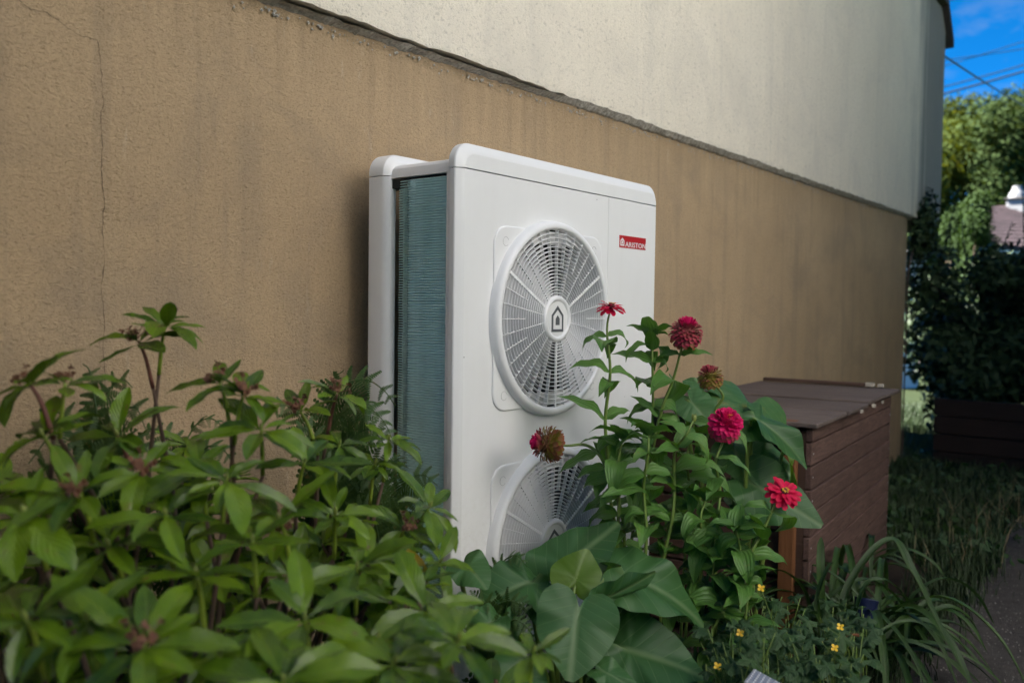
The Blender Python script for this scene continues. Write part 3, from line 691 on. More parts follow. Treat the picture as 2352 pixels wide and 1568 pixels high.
T_RH = ([0, .08, .16, .3, .5, .68, .84, .94, 1], [.07, .08, .32, .78, 1, .97, .68, .34, .04])
T_ZI = ([0, .04, .12, .28, .48, .7, .88, 1], [.18, .55, .85, 1, .88, .58, .22, .02])
T_PE = ([0, .2, .5, .8, .93, 1], [.28, .5, .88, 1, .82, .38])
T_ST = ([0, .1, .5, .8, .95, 1], [.75, .9, 1, .8, .35, .03])
def join_leaves(name, items, mat, parent, kind='stuff'):        # items: (mesh, matrix) baked into one mesh
    Vs = []; Fs = []; Us = []; base = 0; cache = {}
    for me, Mx in items:
        if me.name not in cache:
            v = np.empty(len(me.vertices)*3); me.vertices.foreach_get('co', v)
            f = np.array([list(p.vertices) for p in me.polygons]); u = np.empty(len(me.loops)*2)
            if me.uv_layers: me.uv_layers[0].data.foreach_get('uv', u)
            cache[me.name] = (v.reshape(-1, 3), f, u.reshape(-1, 2))
        v, f, u = cache[me.name]; A = np.array(Mx)
        Vs.append(v @ A[:3, :3].T+A[:3, 3]); Fs.append(f+base); Us.append(u); base += len(v)
    V = np.vstack(Vs); F = np.vstack(Fs); U = np.vstack(Us)
    me = bpy.data.meshes.new(name); me.vertices.add(len(V)); me.vertices.foreach_set('co', V.ravel())
    me.loops.add(F.size); me.loops.foreach_set('vertex_index', F.ravel().astype(np.int32))
    me.polygons.add(len(F)); me.polygons.foreach_set('loop_start', np.arange(0, F.size, 4, dtype=np.int32))
    uv = me.uv_layers.new(name='UVMap'); uv.data.foreach_set('uv', U.ravel())
    me.materials.append(mat); me.update(calc_edges=True); me.polygons.foreach_set('use_smooth', [True]*len(me.polygons))
    o = new(name, me, parent); 
    if kind: o['kind'] = kind
    return o

# ------------------------------------------------------------------ rhododendron
rn = random.Random(11)
RL = [leaf_mesh('leaf', T_RH, .146+.022*(k % 3), M['leaf_rhodo'], droop=.12+.13*k, fold=.14+.08*(k % 4), wave=.10, seed=k, side=.25*(-1)**k*(k % 3 > 0)) for k in range(8)]
M['leaf_rhodo_yellow'] = leafmat('yellowed_leaf', (.42, .30, .03), (.5, .33, .03), .4, (.4, .4, .1))
rbase = at(470, 1500, 1.55); rbase.z = 0
rho = thing('rhododendron', rbase, 'broad rhododendron bush with glossy leaf whorls and dead brown flowers at lower left', 'shrub')
tips = []     # u, v, depth, leaf length, tilt of the whorl axis (right, up, towards the lens), dead flower
hand = [(380, 748, 1.62, .102, (.25, 1, .15), 0), (318, 782, 1.60, .096, (-.25, .9, .3), 1), (70, 882, 1.35, .095, (-.4, .9, .2), 1), (150, 880, 1.45, .085, (.2, 1, .1), 1),
        (505, 880, 1.52, .090, (-.2, 1, .3), 1), (560, 905, 1.50, .088, (.3, .9, .2), 1), (775, 905, 1.72, .085, (.3, .9, .1), 1), (690, 945, 1.68, .085, (-.4, .8, .2), 1),
        (893, 1010, 1.85, .075, (.2, 1, .2), 0), (862, 1065, 1.83, .07, (.2, .9, .3), 0), (600, 985, 1.50, .1, (.1, .9, .5), 0), (455, 1080, 1.40, .1, (0, .8, .5), 0),
        (270, 1000, 1.45, .095, (-.2, .9, .4), 0), (100, 1000, 1.35, .1, (-.3, .9, .3), 0), (930, 1215, 1.66, .1, (.5, .8, .3), 1), (985, 1165, 1.70, .095, (.5, .9, .1), 0),
        (1010, 1290, 1.62, .085, (.5, .7, .3), 0), (770, 1180, 1.55, .1, (.1, .9, .4), 0), (640, 1190, 1.45, .1, (-.2, .9, .4), 0), (452, 1320, 1.25, .1, (-.1, 1, .2), 0),
        (580, 1240, 1.30, .1, (0, 1, .3), 0), (505, 1500, 1.12, .105, (.1, 1, .2), 0), (868, 1470, 1.28, .1, (.1, 1, .3), 0), (905, 1520, 1.2, .1, (.3, .9, .3), 0),
        (1225, 1495, 1.36, .075, (.1, 1, .3), 0), (250, 1250, 1.30, .1, (-.2, .9, .4), 0), (60, 1180, 1.22, .11, (-.2, .9, .4), 0), (60, 1420, 1.08, .11, (-.1, .9, .4), 0),
        (200, 1420, 1.12, .11, (0, .9, .4), 0), (330, 1480, 1.08, .105, (.1, .9, .4), 1), (700, 1420, 1.2, .105, (0, .9, .4), 0), (380, 1180, 1.3, .1, (0, .9, .4), 0),
        (650, 1560, 1.06, .11, (.1, .9, .4), 0), (1050, 1470, 1.22, .1, (.3, .9, .3), 0), (980, 1400, 1.35, .1, (.3, .9, .3), 0), (820, 1300, 1.4, .1, (.1, .9, .4), 0),
        (520, 1100, 1.36, .1, (.2, .9, .3), 0), (700, 1060, 1.55, .1, (.3, .9, .3), 0), (180, 1130, 1.26, .1, (-.1, .9, .5), 1), (330, 1080, 1.40, .095, (.2, .9, .4), 1), (780, 1020, 1.66, .09, (.2, .9, .3), 0)]
leaf_items = []; bm_l = MB(); bm_b = MB(); nleaf = 0; buds = []; dead = []
def topline(u): return float(np.interp(u, [-50, 100, 240, 330, 430, 520, 640, 760, 850, 950, 1010, 1060, 1130, 1240], [900, 900, 900, 860, 900, 930, 960, 960, 1040, 1130, 1180, 1330, 1470, 1540]))
def whorl(P, ax, Ls, n, out, rn):
    ax = ax.normalized(); a = Vector((1, 0, 0)) if abs(ax.x) < .8 else Vector((0, 1, 0)); e1 = ax.cross(a).normalized(); e2 = ax.cross(e1); a0 = rn.uniform(0, 6.28)
    for k in range(n):
        th = a0+k*2.399; el = rn.uniform(-.15, .42)+.25*(k > n-3)
        d = (e1*math.cos(th)+e2*math.sin(th))*math.cos(el)+ax*math.sin(el)
        p = P-ax*(.014*(k/n))*(1 if k < n-3 else .3)+d*.002
        up = ax*1.0+Vector((0, 0, .5))+CAM_BACK*.15
        out.append((rn.choice(RL), basis(p, d, up, Ls*rn.uniform(.62, 1.18))))
CAM_BACK = -FW
allw = []
for (u, v, d, Ls, t, fl) in hand:
    P = at(u, v, d); ax = RT*t[0]+Vector((0, 0, 1))*t[1]-FW*t[2]; allw.append((P, ax, Ls*1.02, rn.choice((7, 8, 9, 9)), fl, True))
cnt = 0
while cnt < 88:      # fill inside the bush, behind the hand-set shoots
    u = rn.uniform(-60, 1150); v = rn.uniform(880, 1640); tl = topline(u)+rn.uniform(110, 210)
    if v < tl: continue
    d = 1.72-.62*min(1, (v-880)/700)+rn.uniform(.12, .42)+.12*max(0, (u-600)/500)
    wallmax = at_y(u, v, -.10); dm = (wallmax-CAMP).dot(FW)
    d = min(d, dm-.12); P = at(u, v, d)
    if u > 720 and v < 1170: continue
    if P.z < .12 or (P.x > HX0-.02 and P.y > YF-.09): continue
    ax = Vector((rn.uniform(-.5, .5), rn.uniform(-.5, .5), 1))-FW*.25
    allw.append((P, ax, rn.uniform(.078, .102), rn.choice((6, 7, 8, 9)), rn.random() < .05, False)); cnt += 1
per = []
for (P, ax, Ls, n, fl, hd) in allw:
    out = []; whorl(P, ax, Ls, n, out, rn); dist = (P-CAMP).dot(FW); per += [(hd, dist, q) for q in out]
    axn = ax.normalized()
    # shoot: young green end, older brown below, bending to the base
    L1 = P-axn*.07-Vector((0, 0, .025)); q = rbase+Vector((rn.uniform(-.25, .25), rn.uniform(-.2, .2), rn.uniform(.05, .25)))
    mid = L1.lerp(q, .4)+Vector((rn.uniform(-.05, .05), rn.uniform(-.05, .05), -.04))
    sh = MB() if hd else bm_b
    sh.tube(smooth_pts([P, P-axn*.035, L1], 3), [.0024, .0030, .0034, .0037, .0040, .0042, .0042][:7], 6)
    if hd: sh.build('young_shoot', M['stem_lime'] if rn.random() < .9 else M['stem_red'], rho, smooth=True)
    pts = smooth_pts([L1, L1.lerp(mid, .5)+Vector((rn.uniform(-.02, .02), rn.uniform(-.02, .02), .01)), mid, q], 4); bm_b.tube(pts, [.0034+.0045*i/len(pts) for i in range(len(pts))], 6)
    if not fl: buds.append((P, axn))
    else: dead.append((P, axn))
per.sort(key=lambda s: (not s[0], s[1]))
for i, (hd, ds, (me, Mx)) in enumerate(per[:300]):
    o = new('leaf', me, rho, Mx)
join_leaves('foliage', [q for _, _, q in per[300:]], M['leaf_rhodo'], rho)
bm_b.build('branches', M['stem_brown'], rho, smooth=True)
bb = MB(); bb.lathe([(.0008, .022), (.004, .015), (.0055, .008), (.0045, .001), (.002, -.002)], 8); bud_me = bb.mesh('bud', M['bud'], smooth=True)
for P, a in buds[:40]: new('bud', bud_me, rho, basis(P, a.cross(Vector((.3, .9, .1))), a, rn.uniform(.5, .8)))
# dead flower clusters: stalks and crumpled capsules
def dead_mesh(seed):
    rr3 = random.Random(seed); b = MB()
    for k in range(9):
        d = Vector((rr3.uniform(-1, 1), rr3.uniform(-1, 1), rr3.uniform(.2, 1.3))).normalized(); l = rr3.uniform(.014, .034)
        b.tube([Vector((0, 0, 0)), d*l*.6+Vector((0, 0, .002)), d*l], .0009, 4)
        for j in range(7):
            e = Vector((rr3.uniform(-1, 1), rr3.uniform(-1, 1), rr3.uniform(-1, .6))).normalized(); s = rr3.uniform(.005, .010); c = d*l; f = e.cross(d).normalized()
            b.add([c+f*s*.25, c+e*s*.6+f*s*.55, c+e*s+f*s*rr3.uniform(-.4, .4), c+e*s*.6-f*s*.5, c-f*s*.25], [(0, 1, 2, 3, 4)])
    return b.mesh('dead_flower', M['dead_flower'])
DM = [dead_mesh(s) for s in range(4)]
for P, a in dead: new('dead_flower', rn.choice(DM), rho, basis(P+a*.004, a.cross(Vector((.3, .9, .1))), a, rn.uniform(.75, 1.05)))
Mx = basis(at(930, 1250, 1.62), RT*.5-Vector((0, 0, 1)), -FW, .085); yl = leaf_mesh('leaf', T_RH, .22, M['leaf_rhodo_yellow'], .4, .15, .1, seed=5); o = new('leaf', yl, rho, Mx); o['label'] = 'yellow withered leaf'

# ------------------------------------------------------------------ ferns
def frond_path(P, seed, n=26, W=.085):
    r5 = random.Random(seed); b = MB(); P = smooth_pts(P, 8); m0 = len(P); Ls = [0.0]
    for i in range(m0-1): Ls.append(Ls[-1]+(P[i+1]-P[i]).length)
    def pt(s):
        s = s*Ls[-1]; i = max(0, min(m0-2, int(np.searchsorted(Ls, s))-1)); return P[i].lerp(P[i+1], (s-Ls[i])/max(1e-6, Ls[i+1]-Ls[i]))
    b.tube(P, [.0026*(1-.8*i/m0)+.0005 for i in range(m0)], 5)
    tw = r5.uniform(-.35, .35)
    for k in range(n):
        t = .42+.575*k/n; p = pt(t); tan = (pt(min(1, t+.02))-pt(t-.02)).normalized(); sd0 = tan.cross(U_*.55-FW*.75)
        if sd0.length < .15: sd0 = RT.copy()
        sd0 = (Matrix.Rotation(tw*(t+.3), 3, tan) @ sd0.normalized()); nr = sd0.cross(tan).normalized()
        q = (t-.42)/.575; ln = W*min(1, (q*6+.5))*(1-q)**.5*r5.uniform(.82, 1.12)+.004
        if r5.random() < .04: continue
        for sd in (-1, 1):
            d = (sd0*sd+tan*r5.uniform(.25, .5)-nr*r5.uniform(-.15, .35)).normalized(); e = d.cross(nr).normalized()*sd; m_ = 8; cv = r5.uniform(.1, .5)
            for j in range(m_):
                s_ = j/m_; c = p+d*ln*s_-nr*ln*cv*s_*s_; wd = ln*.23*(1-s_)**.6+.0012; st = ln/m_*.92
                for q2 in (-1, 1):
                    f = e*q2; c2 = c+d*st; j1 = r5.uniform(.85, 1.15)
                    b.add([c, c+f*wd*.75*j1+d*st*.1, c+f*wd*j1+d*st*.6-nr*wd*.15, c2+f*wd*.4, c2], [(0, 1, 2, 3, 4) if q2*sd > 0 else (4, 3, 2, 1, 0)])
    return b.mesh('frond', M['leaf_fern'])
U_ = Vector((0, 0, 1)); rn = random.Random(21)
def fern(base_uvd, tips, label, W=.085):
    b0 = at(*base_uvd); b0.z = 0; f = thing('fern', b0, label, 'fern', 'ferns at the foot of the wall')
    for k, pth in enumerate(tips):
        pts = [at(*q) for q in pth]; s0 = b0+Vector((rn.uniform(-.04, .04), rn.uniform(-.04, .04), 0)); p1 = pts[0]
        for q in pts: q.y = min(q.y, -.03)
        path = [s0, s0.lerp(p1, .55)+U_*.06]+pts
        new('frond', frond_path(path, k+int(base_uvd[0]), 30, 1.15*W*rn.uniform(.85, 1.15)), f)
    return f
fern((800, 1300, 2.12), [[(765, 1010, 2.06), (780, 900, 2.03), (835, 872, 2.02), (880, 895, 2.0), (910, 935, 1.99)], [(750, 1060, 2.02), (770, 970, 2.0), (825, 930, 1.98), (875, 960, 1.97), (905, 1015, 1.96)],
    [(790, 1100, 2.0), (800, 1020, 1.98), (850, 985, 1.97), (890, 1030, 1.96)], [(720, 1050, 2.05), (690, 960, 2.03), (650, 930, 2.0), (615, 960, 1.98)], [(740, 1100, 1.98), (720, 1010, 1.97), (690, 980, 1.96), (655, 1010, 1.95)],
    [(770, 1080, 2.1), (755, 960, 2.1), (760, 880, 2.12), (790, 850, 2.12)], [(830, 1140, 2.02), (850, 1070, 2.0), (890, 1060, 1.98), (925, 1090, 1.97)], [(780, 1150, 1.95), (760, 1080, 1.94), (730, 1060, 1.93), (700, 1090, 1.92)],
    [(810, 1120, 2.1), (815, 1000, 2.1), (840, 930, 2.1), (865, 925, 2.1)]], 'lush fern arching over the rear post of the heat pump beside the rhododendron')
fern((900, 1400, 2.02), [[(905, 1180, 1.98), (930, 1110, 1.96), (970, 1090, 1.95), (1005, 1115, 1.94)], [(880, 1200, 1.96), (865, 1120, 1.95), (835, 1100, 1.94), (800, 1130, 1.93)], [(900, 1220, 1.94), (930, 1160, 1.92), (965, 1150, 1.91), (990, 1185, 1.9)],
    [(870, 1240, 1.92), (845, 1180, 1.9), (810, 1170, 1.9), (780, 1200, 1.9)], [(895, 1190, 2.0), (890, 1110, 2.0), (905, 1060, 2.0), (930, 1050, 2.0)], [(915, 1260, 1.9), (950, 1210, 1.88), (985, 1215, 1.87)]], 'fern at the lower left corner of the heat pump against the teal fins', .075)
fern((210, 1300, 1.70), [[(225, 1010, 1.72), (215, 900, 1.74), (205, 850, 1.75), (190, 835, 1.75)], [(215, 1060, 1.68), (180, 1000, 1.66), (120, 1000, 1.64), (65, 1065, 1.62)], [(235, 1050, 1.7), (270, 960, 1.7), (310, 935, 1.7), (335, 985, 1.7)], [(200, 1050, 1.7), (165, 970, 1.7), (120, 945, 1.7), (80, 975, 1.7)],
    [(240, 1080, 1.66), (270, 1020, 1.66), (320, 1010, 1.66), (345, 1050, 1.66)], [(205, 1100, 1.62), (160, 1060, 1.6), (110, 1070, 1.6), (75, 1120, 1.6)], [(230, 1000, 1.76), (250, 900, 1.77), (280, 870, 1.77), (305, 890, 1.77)]], 'fern rising behind the tallest rhododendron shoots below the wall crack', .08)
fern((420, 1300, 1.85), [[(425, 1070, 1.86), (440, 990, 1.87), (480, 960, 1.87), (520, 985, 1.87)], [(410, 1080, 1.86), (380, 1000, 1.86), (340, 985, 1.86), (310, 1020, 1.86)], [(430, 1100, 1.82), (470, 1030, 1.82), (510, 1030, 1.82), (540, 1070, 1.82)], [(415, 1110, 1.8), (385, 1060, 1.8), (350, 1060, 1.8)]], 'fern half hidden behind the middle rhododendron branches by the wall', .075)
fern((1150, 1520, 2.05), [[(1140, 1330, 2.1), (1155, 1290, 2.1), (1185, 1275, 2.08), (1210, 1300, 2.06)], [(1120, 1400, 1.98), (1090, 1380, 1.96), (1060, 1400, 1.95)], [(1160, 1400, 1.98), (1190, 1385, 1.96), (1220, 1410, 1.95)], [(1130, 1440, 1.92), (1100, 1430, 1.9), (1070, 1460, 1.9)], [(1135, 1340, 2.12), (1120, 1310, 2.12), (1095, 1310, 2.12), (1075, 1340, 2.1)], [(1170, 1440, 1.92), (1200, 1430, 1.9), (1225, 1460, 1.9)]], 'small dark fern in front of the heat pump among the arum leaves', .06)

# ------------------------------------------------------------------ zinnias
rn = random.Random(31)
ZL_ = [leaf_mesh('leaf', T_ZI, .235+.02*(k % 3), M['leaf_zin'], droop=.7+.30*k, fold=.22+.05*(k % 3), wave=.16, wn=2.2, seed=k+40, curl=.2*(k % 3), side=.3*(-1)**k) for k in range(6)]
PM = {}
for nm in ('p_red', 'p_pink', 'p_dusty', 'p_tan', 'p_olive'):
    PM[nm] = [leaf_mesh('petal', T_PE, .22 if nm == 'p_red' else .30, M[nm], droop=dr, fold=.25, wave=.06, nl=6, nx=2, seed=3+i) for i, dr in enumerate((.3, .7, -.35))]
def flower(plant, P, axis, kind, s, rn, mix=None, lab=None):
    ax = Vector(axis).normalized(); a = Vector((1, 0, 0)) if abs(ax.x) < .8 else Vector((0, 1, 0)); e1 = ax.cross(a).normalized(); e2 = ax.cross(e1)
    b = MB()
    if kind == 'open':
        b.lathe([(.001, .010), (.005, .0095), (.0085, .006), (.0095, .001), (.007, -.005), (.003, -.011), (.0015, -.013)], 14)
        hd = new('flower_head', b.mesh('flower_head', [M['cone']], smooth=True), plant, basis(P, e1, ax, s/.036)); fl = MB()
        for k in range(15):
            th = rn.uniform(0, 6.28); r_ = rn.uniform(.0045, .0085); c = P+(e1*math.cos(th)+e2*math.sin(th))*r_*s/.036+ax*(.009*s/.036)
            for j in range(5):
                d = (e1*math.cos(th+j*1.257)+e2*math.sin(th+j*1.257))*.8+ax*.5; g = d.cross(ax).normalized()
                fl.add([c, c+d*.0022+g*.0007, c+d*.0044, c+d*.0022-g*.0007], [(0, 1, 2, 3)])
        fl.build('florets', M['yellow'], hd)
        for row, (nn, el, rr4) in enumerate(((13, -.14, 1.0), (12, .12, .95), (9, .36, .74))):
            for k in range(nn):
                th = 6.283*k/nn+row*.27+rn.uniform(-.1, .1); d = (e1*math.cos(th)+e2*math.sin(th))*math.cos(el)+ax*math.sin(el+rn.uniform(-.18, .1))
                p = P+d*.006*s/.036-ax*.002*(2-row)
                new('petal', PM['p_red'][rn.randrange(2)], hd, basis(p, d, ax, s*rr4*rn.uniform(.88, 1.06)))
    else:       # domed double head, petals in a spiral from crown to stalk
        n = 165; b.lathe([(.001, .62), (.30, .55), (.48, .30), (.52, 0), (.42, -.32), (.18, -.52), (.08, -.58)], 14)
        hd = new('flower_head', b.mesh('flower_head', [M[mix(.4, rn)]], smooth=True), plant, basis(P, e1, ax, s*1.0))
        for k in range(n):
            t = (k+.5)/n; la = 1-1.72*t; th = k*2.39996; cr_ = math.sqrt(max(0, 1-min(1, abs(la))**2)); rad = e1*math.cos(th)+e2*math.sin(th)
            nrm = rad*max(cr_, .15)+ax*la; p = P+(rad*cr_*.50+ax*la*.56)*s
            d = (rad*(.55+.6*t)+ax*(1.15-2.3*t)).normalized() if kind == 'dome' else (rad*(.5+.5*t)+ax*(1.0-1.7*t)).normalized()
            nm = mix(t, rn); sz = s*(.42+.16*t)*rn.uniform(.9, 1.12)
            new('petal', rn.choice(PM[nm][:2] if t > .35 else PM[nm]), hd, basis(p, (d+nrm*.45).normalized(), nrm*.6+ax*.9, sz))
        if lab == 'eye':
            fl = MB()
            for k in range(9):
                c = P+ax*s*.66+(e1*rn.uniform(-1, 1)+e2*rn.uniform(-1, 1))*s*.14; d = (ax+e1*rn.uniform(-.5, .5)+e2*rn.uniform(-.5, .5)).normalized(); fl.tube([c, c+d*.006], [.0008, .0012], 4)
            fl.build('florets', M['yellow'], hd)
    return hd
def zin(label, path, nodes_, ls, flow=None, d0=2.32, tipleaf=True, rootdx=0.0):
    # path: (u, v, depth) from the top down
    path = [path[0]]+[(q[0]+rn.uniform(-7, 7), q[1]+rn.uniform(-5, 5), q[2]+rn.uniform(-.02, .02)) for q in path[1:]]; P = smooth_pts([at(*q) for q in path], 5); last = P[-1].copy(); foot = Vector((last.x+rootdx, last.y+.03, .0))
    P += smooth_pts([last, last.lerp(foot, .5)+Vector((.01, .0, 0)), foot], 3)[1:]
    z = thing('zinnia', foot, label, 'zinnia', 'zinnias in front of the heat pump')
    ls = ls*1.42; n = len(P); b = MB(); b.tube(P, [.0024+.0022*min(1, i/14) for i in range(n)], 7); b.build('stem', M['stem_green'], z, smooth=True)
    L = [0.0]
    for i in range(n-1): L.append(L[-1]+(P[i+1]-P[i]).length)
    for k, s in enumerate(nodes_):
        s = s+rn.uniform(-.014, .014)
        i = min(range(n), key=lambda q: abs(L[q]-s)); i = max(1, min(n-2, i)); t = (P[i-1]-P[i+1]).normalized()
        a = RT if k % 2 == 0 else (FW*.8+RT*.35); a = (a-t*a.dot(t)).normalized()
        a = (Matrix.Rotation(rn.uniform(-.5, .5), 3, t) @ a)
        for sg in (-1, 1):
            d = (a*sg*1.0+t*rn.uniform(-.1, .7)).normalized(); sz = ls*rn.uniform(.58, 1.15)*(.75+.25*min(1, s/.12))
            new('leaf', rn.choice(ZL_), z, basis(P[i]+d*.002, d, t*.8-FW*.45+Vector((0, 0, .35)), sz))
    if tipleaf:
        t = (P[0]-P[1]).normalized()
        for k in range(6):
            th = k*2.4; a = Vector((math.cos(th), math.sin(th), 0)); d = (a+t*rn.uniform(.5, 1.2)).normalized(); new('leaf', rn.choice(ZL_[:3]), z, basis(P[0], d, t-a*.3, ls*rn.uniform(.45, .8)))
    if flow:
        kind, axis, s, mix, lab = flow; flower(z, P[0], axis, kind, s, rn, mix, lab)
    return z
U_ = Vector((0, 0, 1))
zin('zinnia with a flat crimson flower seen edge-on before the upper fan grille', [(1404, 704, 2.30), (1401, 760, 2.30), (1399, 860, 2.31), (1394, 960, 2.32), (1393, 1060, 2.33), (1405, 1170, 2.34), (1425, 1270, 2.35)],
    (.075, .115, .20, .215, .30, .37, .45, .53, .60), .088, ('open', U_+RT*.05-FW*.12, .036, None, None), tipleaf=False)
def mx_top(t, r): return 'p_pink' if t < .20 else ('p_dusty' if t < .80 or r.random() < .5 else 'p_tan')
def mx_olive(t, r): return 'p_dusty' if t < .28 else ('p_olive' if r.random() < .62 else 'p_tan')
def mx_fresh(t, r): return 'p_pink' if t < .66 or r.random() < .25 else 'p_dusty'
def mx_old(t, r): return 'p_pink' if t < .13 else ('p_dusty' if t < .26 else ('p_tan' if r.random() < .66 else 'p_olive'))
zin('zinnia with a tall domed dusty pink head against the tan wall', [(1576, 764, 2.36), (1566, 800, 2.36), (1540, 870, 2.37), (1524, 930, 2.38), (1505, 1010, 2.40), (1480, 1120, 2.42), (1470, 1250, 2.42)],
    (.055, .14, .24, .33, .42, .50), .085, ('dome', U_*1.0+RT*.12-FW*.25, .046, mx_top, None), tipleaf=False)
zin('leafy zinnia shoot without a flower beside the right edge of the heat pump', [(1497, 776, 2.40), (1502, 830, 2.40), (1500, 930, 2.40), (1492, 1030, 2.41), (1470, 1130, 2.41), (1450, 1250, 2.42)],
    (.02, .045, .085, .15, .21, .27, .34, .41, .48), .088)
zin('zinnia with a small faded olive head above the compost bin lid', [(1631, 866, 2.45), (1640, 888, 2.45), (1656, 908, 2.45), (1650, 940, 2.45), (1628, 990, 2.45), (1600, 1080, 2.46), (1580, 1220, 2.46)],
    (.16, .24, .32, .40, .48), .085, ('dome', U_+RT*(-.25)-FW*.1, .037, mx_olive, None), tipleaf=False)
zin('zinnia with a full bright magenta pompon head before the broad leaves', [(1666, 974, 2.30), (1655, 1015, 2.31), (1642, 1060, 2.31), (1652, 1120, 2.32), (1655, 1180, 2.32), (1640, 1260, 2.33), (1610, 1400, 2.33)],
    (.11, .17, .24, .31, .39, .47), .085, ('dome', U_*.8+RT*.12-FW*.62, .046, mx_fresh, 'eye'), tipleaf=False)
zin('zinnia with a withered tan head leaning sideways over the lower grille', [(1258, 1020, 2.22), (1300, 1023, 2.23), (1340, 1026, 2.24), (1385, 1050, 2.25), (1410, 1110, 2.26), (1425, 1190, 2.27), (1440, 1290, 2.28)],
    (.15, .20, .26, .33, .40), .09, ('dome', -RT+U_*.18-FW*.1, .047, mx_old, None), tipleaf=False)
zin('zinnia with an open crimson flower and yellow centre facing the bin', [(1800, 1130, 2.28), (1786, 1160, 2.28), (1765, 1205, 2.27), (1738, 1255, 2.26), (1706, 1315, 2.25), (1680, 1365, 2.25), (1640, 1440, 2.25)],
    (.07, .13, .19, .27, .34), .098, ('open', U_*.75+RT*.22-FW*.62, .042, None, None), tipleaf=False)
zin('zinnia with a green unopened bud among the leaves', [(1594, 962, 2.28), (1576, 1000, 2.28), (1556, 1040, 2.28), (1545, 1100, 2.29), (1540, 1180, 2.29), (1530, 1290, 2.30)], (.05, .11, .17, .23, .30, .37), .09, tipleaf=False)
bz = [o for o in COL.objects if o.name.startswith('zinnia') and 'bud' in o.get('label', '')][0]
b = MB(); b.lathe([(.0015, .006), (.0058, .006), (.0068, .0), (.006, -.007), (.003, -.012)], 10)
for k in range(12):
    th = 6.283*k/12; c = Vector((.0055*math.cos(th), .0055*math.sin(th), .005)); d = Vector((math.cos(th)*.35, math.sin(th)*.35, 1)); g = Vector((-math.sin(th), math.cos(th), 0)); b.add([c-g*.001, c+g*.001, c+d*.006], [(0, 1, 2)])
new('flower_bud', b.mesh('flower_bud', M['bud'], smooth=True), bz, Matrix.Translation(at(1594, 958, 2.28)))
fill = [(1430, 1010, 2.20, 'short leafy zinnia stem in front of the gap between the two grilles'), (1490, 1000, 2.16, 'broad-leaved zinnia shoot at the centre of the flower clump'), 
        (1620, 1150, 2.30, 'low zinnia shoot under the magenta pompon'), (1690, 1215, 2.24, 'low zinnia shoot beside the stem of the open crimson flower'),
        (1535, 1200, 2.34, 'shaded zinnia shoot at the bottom of the clump'), (1640, 1290, 2.28, 'bright low zinnia rosette above the celandine'), (1710, 1330, 2.22, 'low zinnia shoot with large pale leaves near the strap leaves'), (1585, 1010, 2.42, 'zinnia shoot behind the green bud')]
for (u, v, d, lb) in fill:
    h = rn.uniform(-12, 12); zin(lb, [(u, v, d), (u+h*.5, v+45, d), (u+h, v+120, d+.01), (u+h*1.2, v+210, d+.02)], (.02, .055, .10, .15, .20, .26, .32), rn.uniform(.085, .10))

# ------------------------------------------------------------------ arum: big heart-shaped leaves
A_R = ([0, 6, 15, 30, 50, 75, 100, 125, 145, 160, 170, 180], [1.0, .90, .80, .69, .61, .57, .57, .60, .58, .48, .34, .16])
def arum_mesh(seed, mat, wave=.05, cup=.15, droop=.35, sx=1.0, back=1.0):
    r6 = random.Random(seed); p1, p2, p3 = (r6.uniform(0, 6.28) for _ in range(3)); nphi = 56; nr = 9; V = [(0, 0, 0)]; UV = [(.5, .5)]; F = []
    for i in range(1, nr+1):
        q = i/nr
        for k in range(nphi):
            ph = -180+360*(k+.5)/nphi; ro = lerp_t(A_R, abs(ph)); rad = R(ph); x = math.sin(rad)*ro*q*sx; y = math.cos(rad)*ro*q
            if y < 0: y *= back
            z = cup*abs(x)*(1.0-.35*q)-droop*max(0, y)**2-droop*.7*x*x*1.2
            z += wave*q*q*(math.sin(3*rad+p1)+.7*math.sin(5*rad+p2)+.35*math.sin(9*rad+p3))
            V.append((x+.02*q*math.sin(4*rad+p2), y, z)); UV.append((x*.5/ max(sx, .5)*.9+.5, y*.5+.5))
    for k in range(nphi): F.append((0, 1+k, 1+(k+1) % nphi))
    F = [f for f in F]
    for i in range(nr-1):
        for k in range(nphi):
            a = 1+i*nphi+k; c = 1+i*nphi+(k+1) % nphi; F.append((a, a+nphi, c+nphi, c))
    F = [f for f in F if not (len(f) == 3 and f[1] == nphi)] if False else F
    me = bpy.data.meshes.new('blade'); me.from_pydata(V, [], F); me.materials.append(mat); uv = me.uv_layers.new(name='UVMap')
    for lp in me.loops: uv.data[lp.index].uv = UV[lp.vertex_index]
    me.polygons.foreach_set('use_smooth', [True]*len(me.polygons)); me.update()
    if me.polygons[len(F)-1].normal.z < 0: me.flip_normals()
    return me
def arum_leaf(plant, a, tip, up, sx=1.0, seed=0, mat='leaf_arum', wave=.05, cup=.15, droop=.3, back=1.0, base=None, tilt=None):
    A = at(*a); T = at(*tip); ln = (T-A).length
    me = arum_mesh(seed, M[mat], wave*1.35, cup, droop, sx, back); upv = RT*up[0]+U_*up[1]-FW*up[2]
    lf = new('leaf', me, plant, basis(A, T-A, upv, ln))
    bs = base or Vector((A.x, A.y+.08, .0)); b = MB(); d = (T-A).normalized()
    b.tube(smooth_pts([A+d*.004-upv.normalized()*.003, A-d*.03-U_*.05, A.lerp(bs, .5)-d*.03, bs], 5), [.0035+.004*min(1, i/10) for i in range(16)], 7)
    b.build('petiole', M['stem_green'], lf, smooth=True)
    return lf
ab = at(1340, 1520, 2.15); ab.z = 0
ar = thing('arum_plant', ab, 'clump of large dark heart-shaped arum leaves in front of the heat pump', 'arum')
bs = lambda dx=0, dy=0: Vector((ab.x+dx, ab.y+dy, 0))
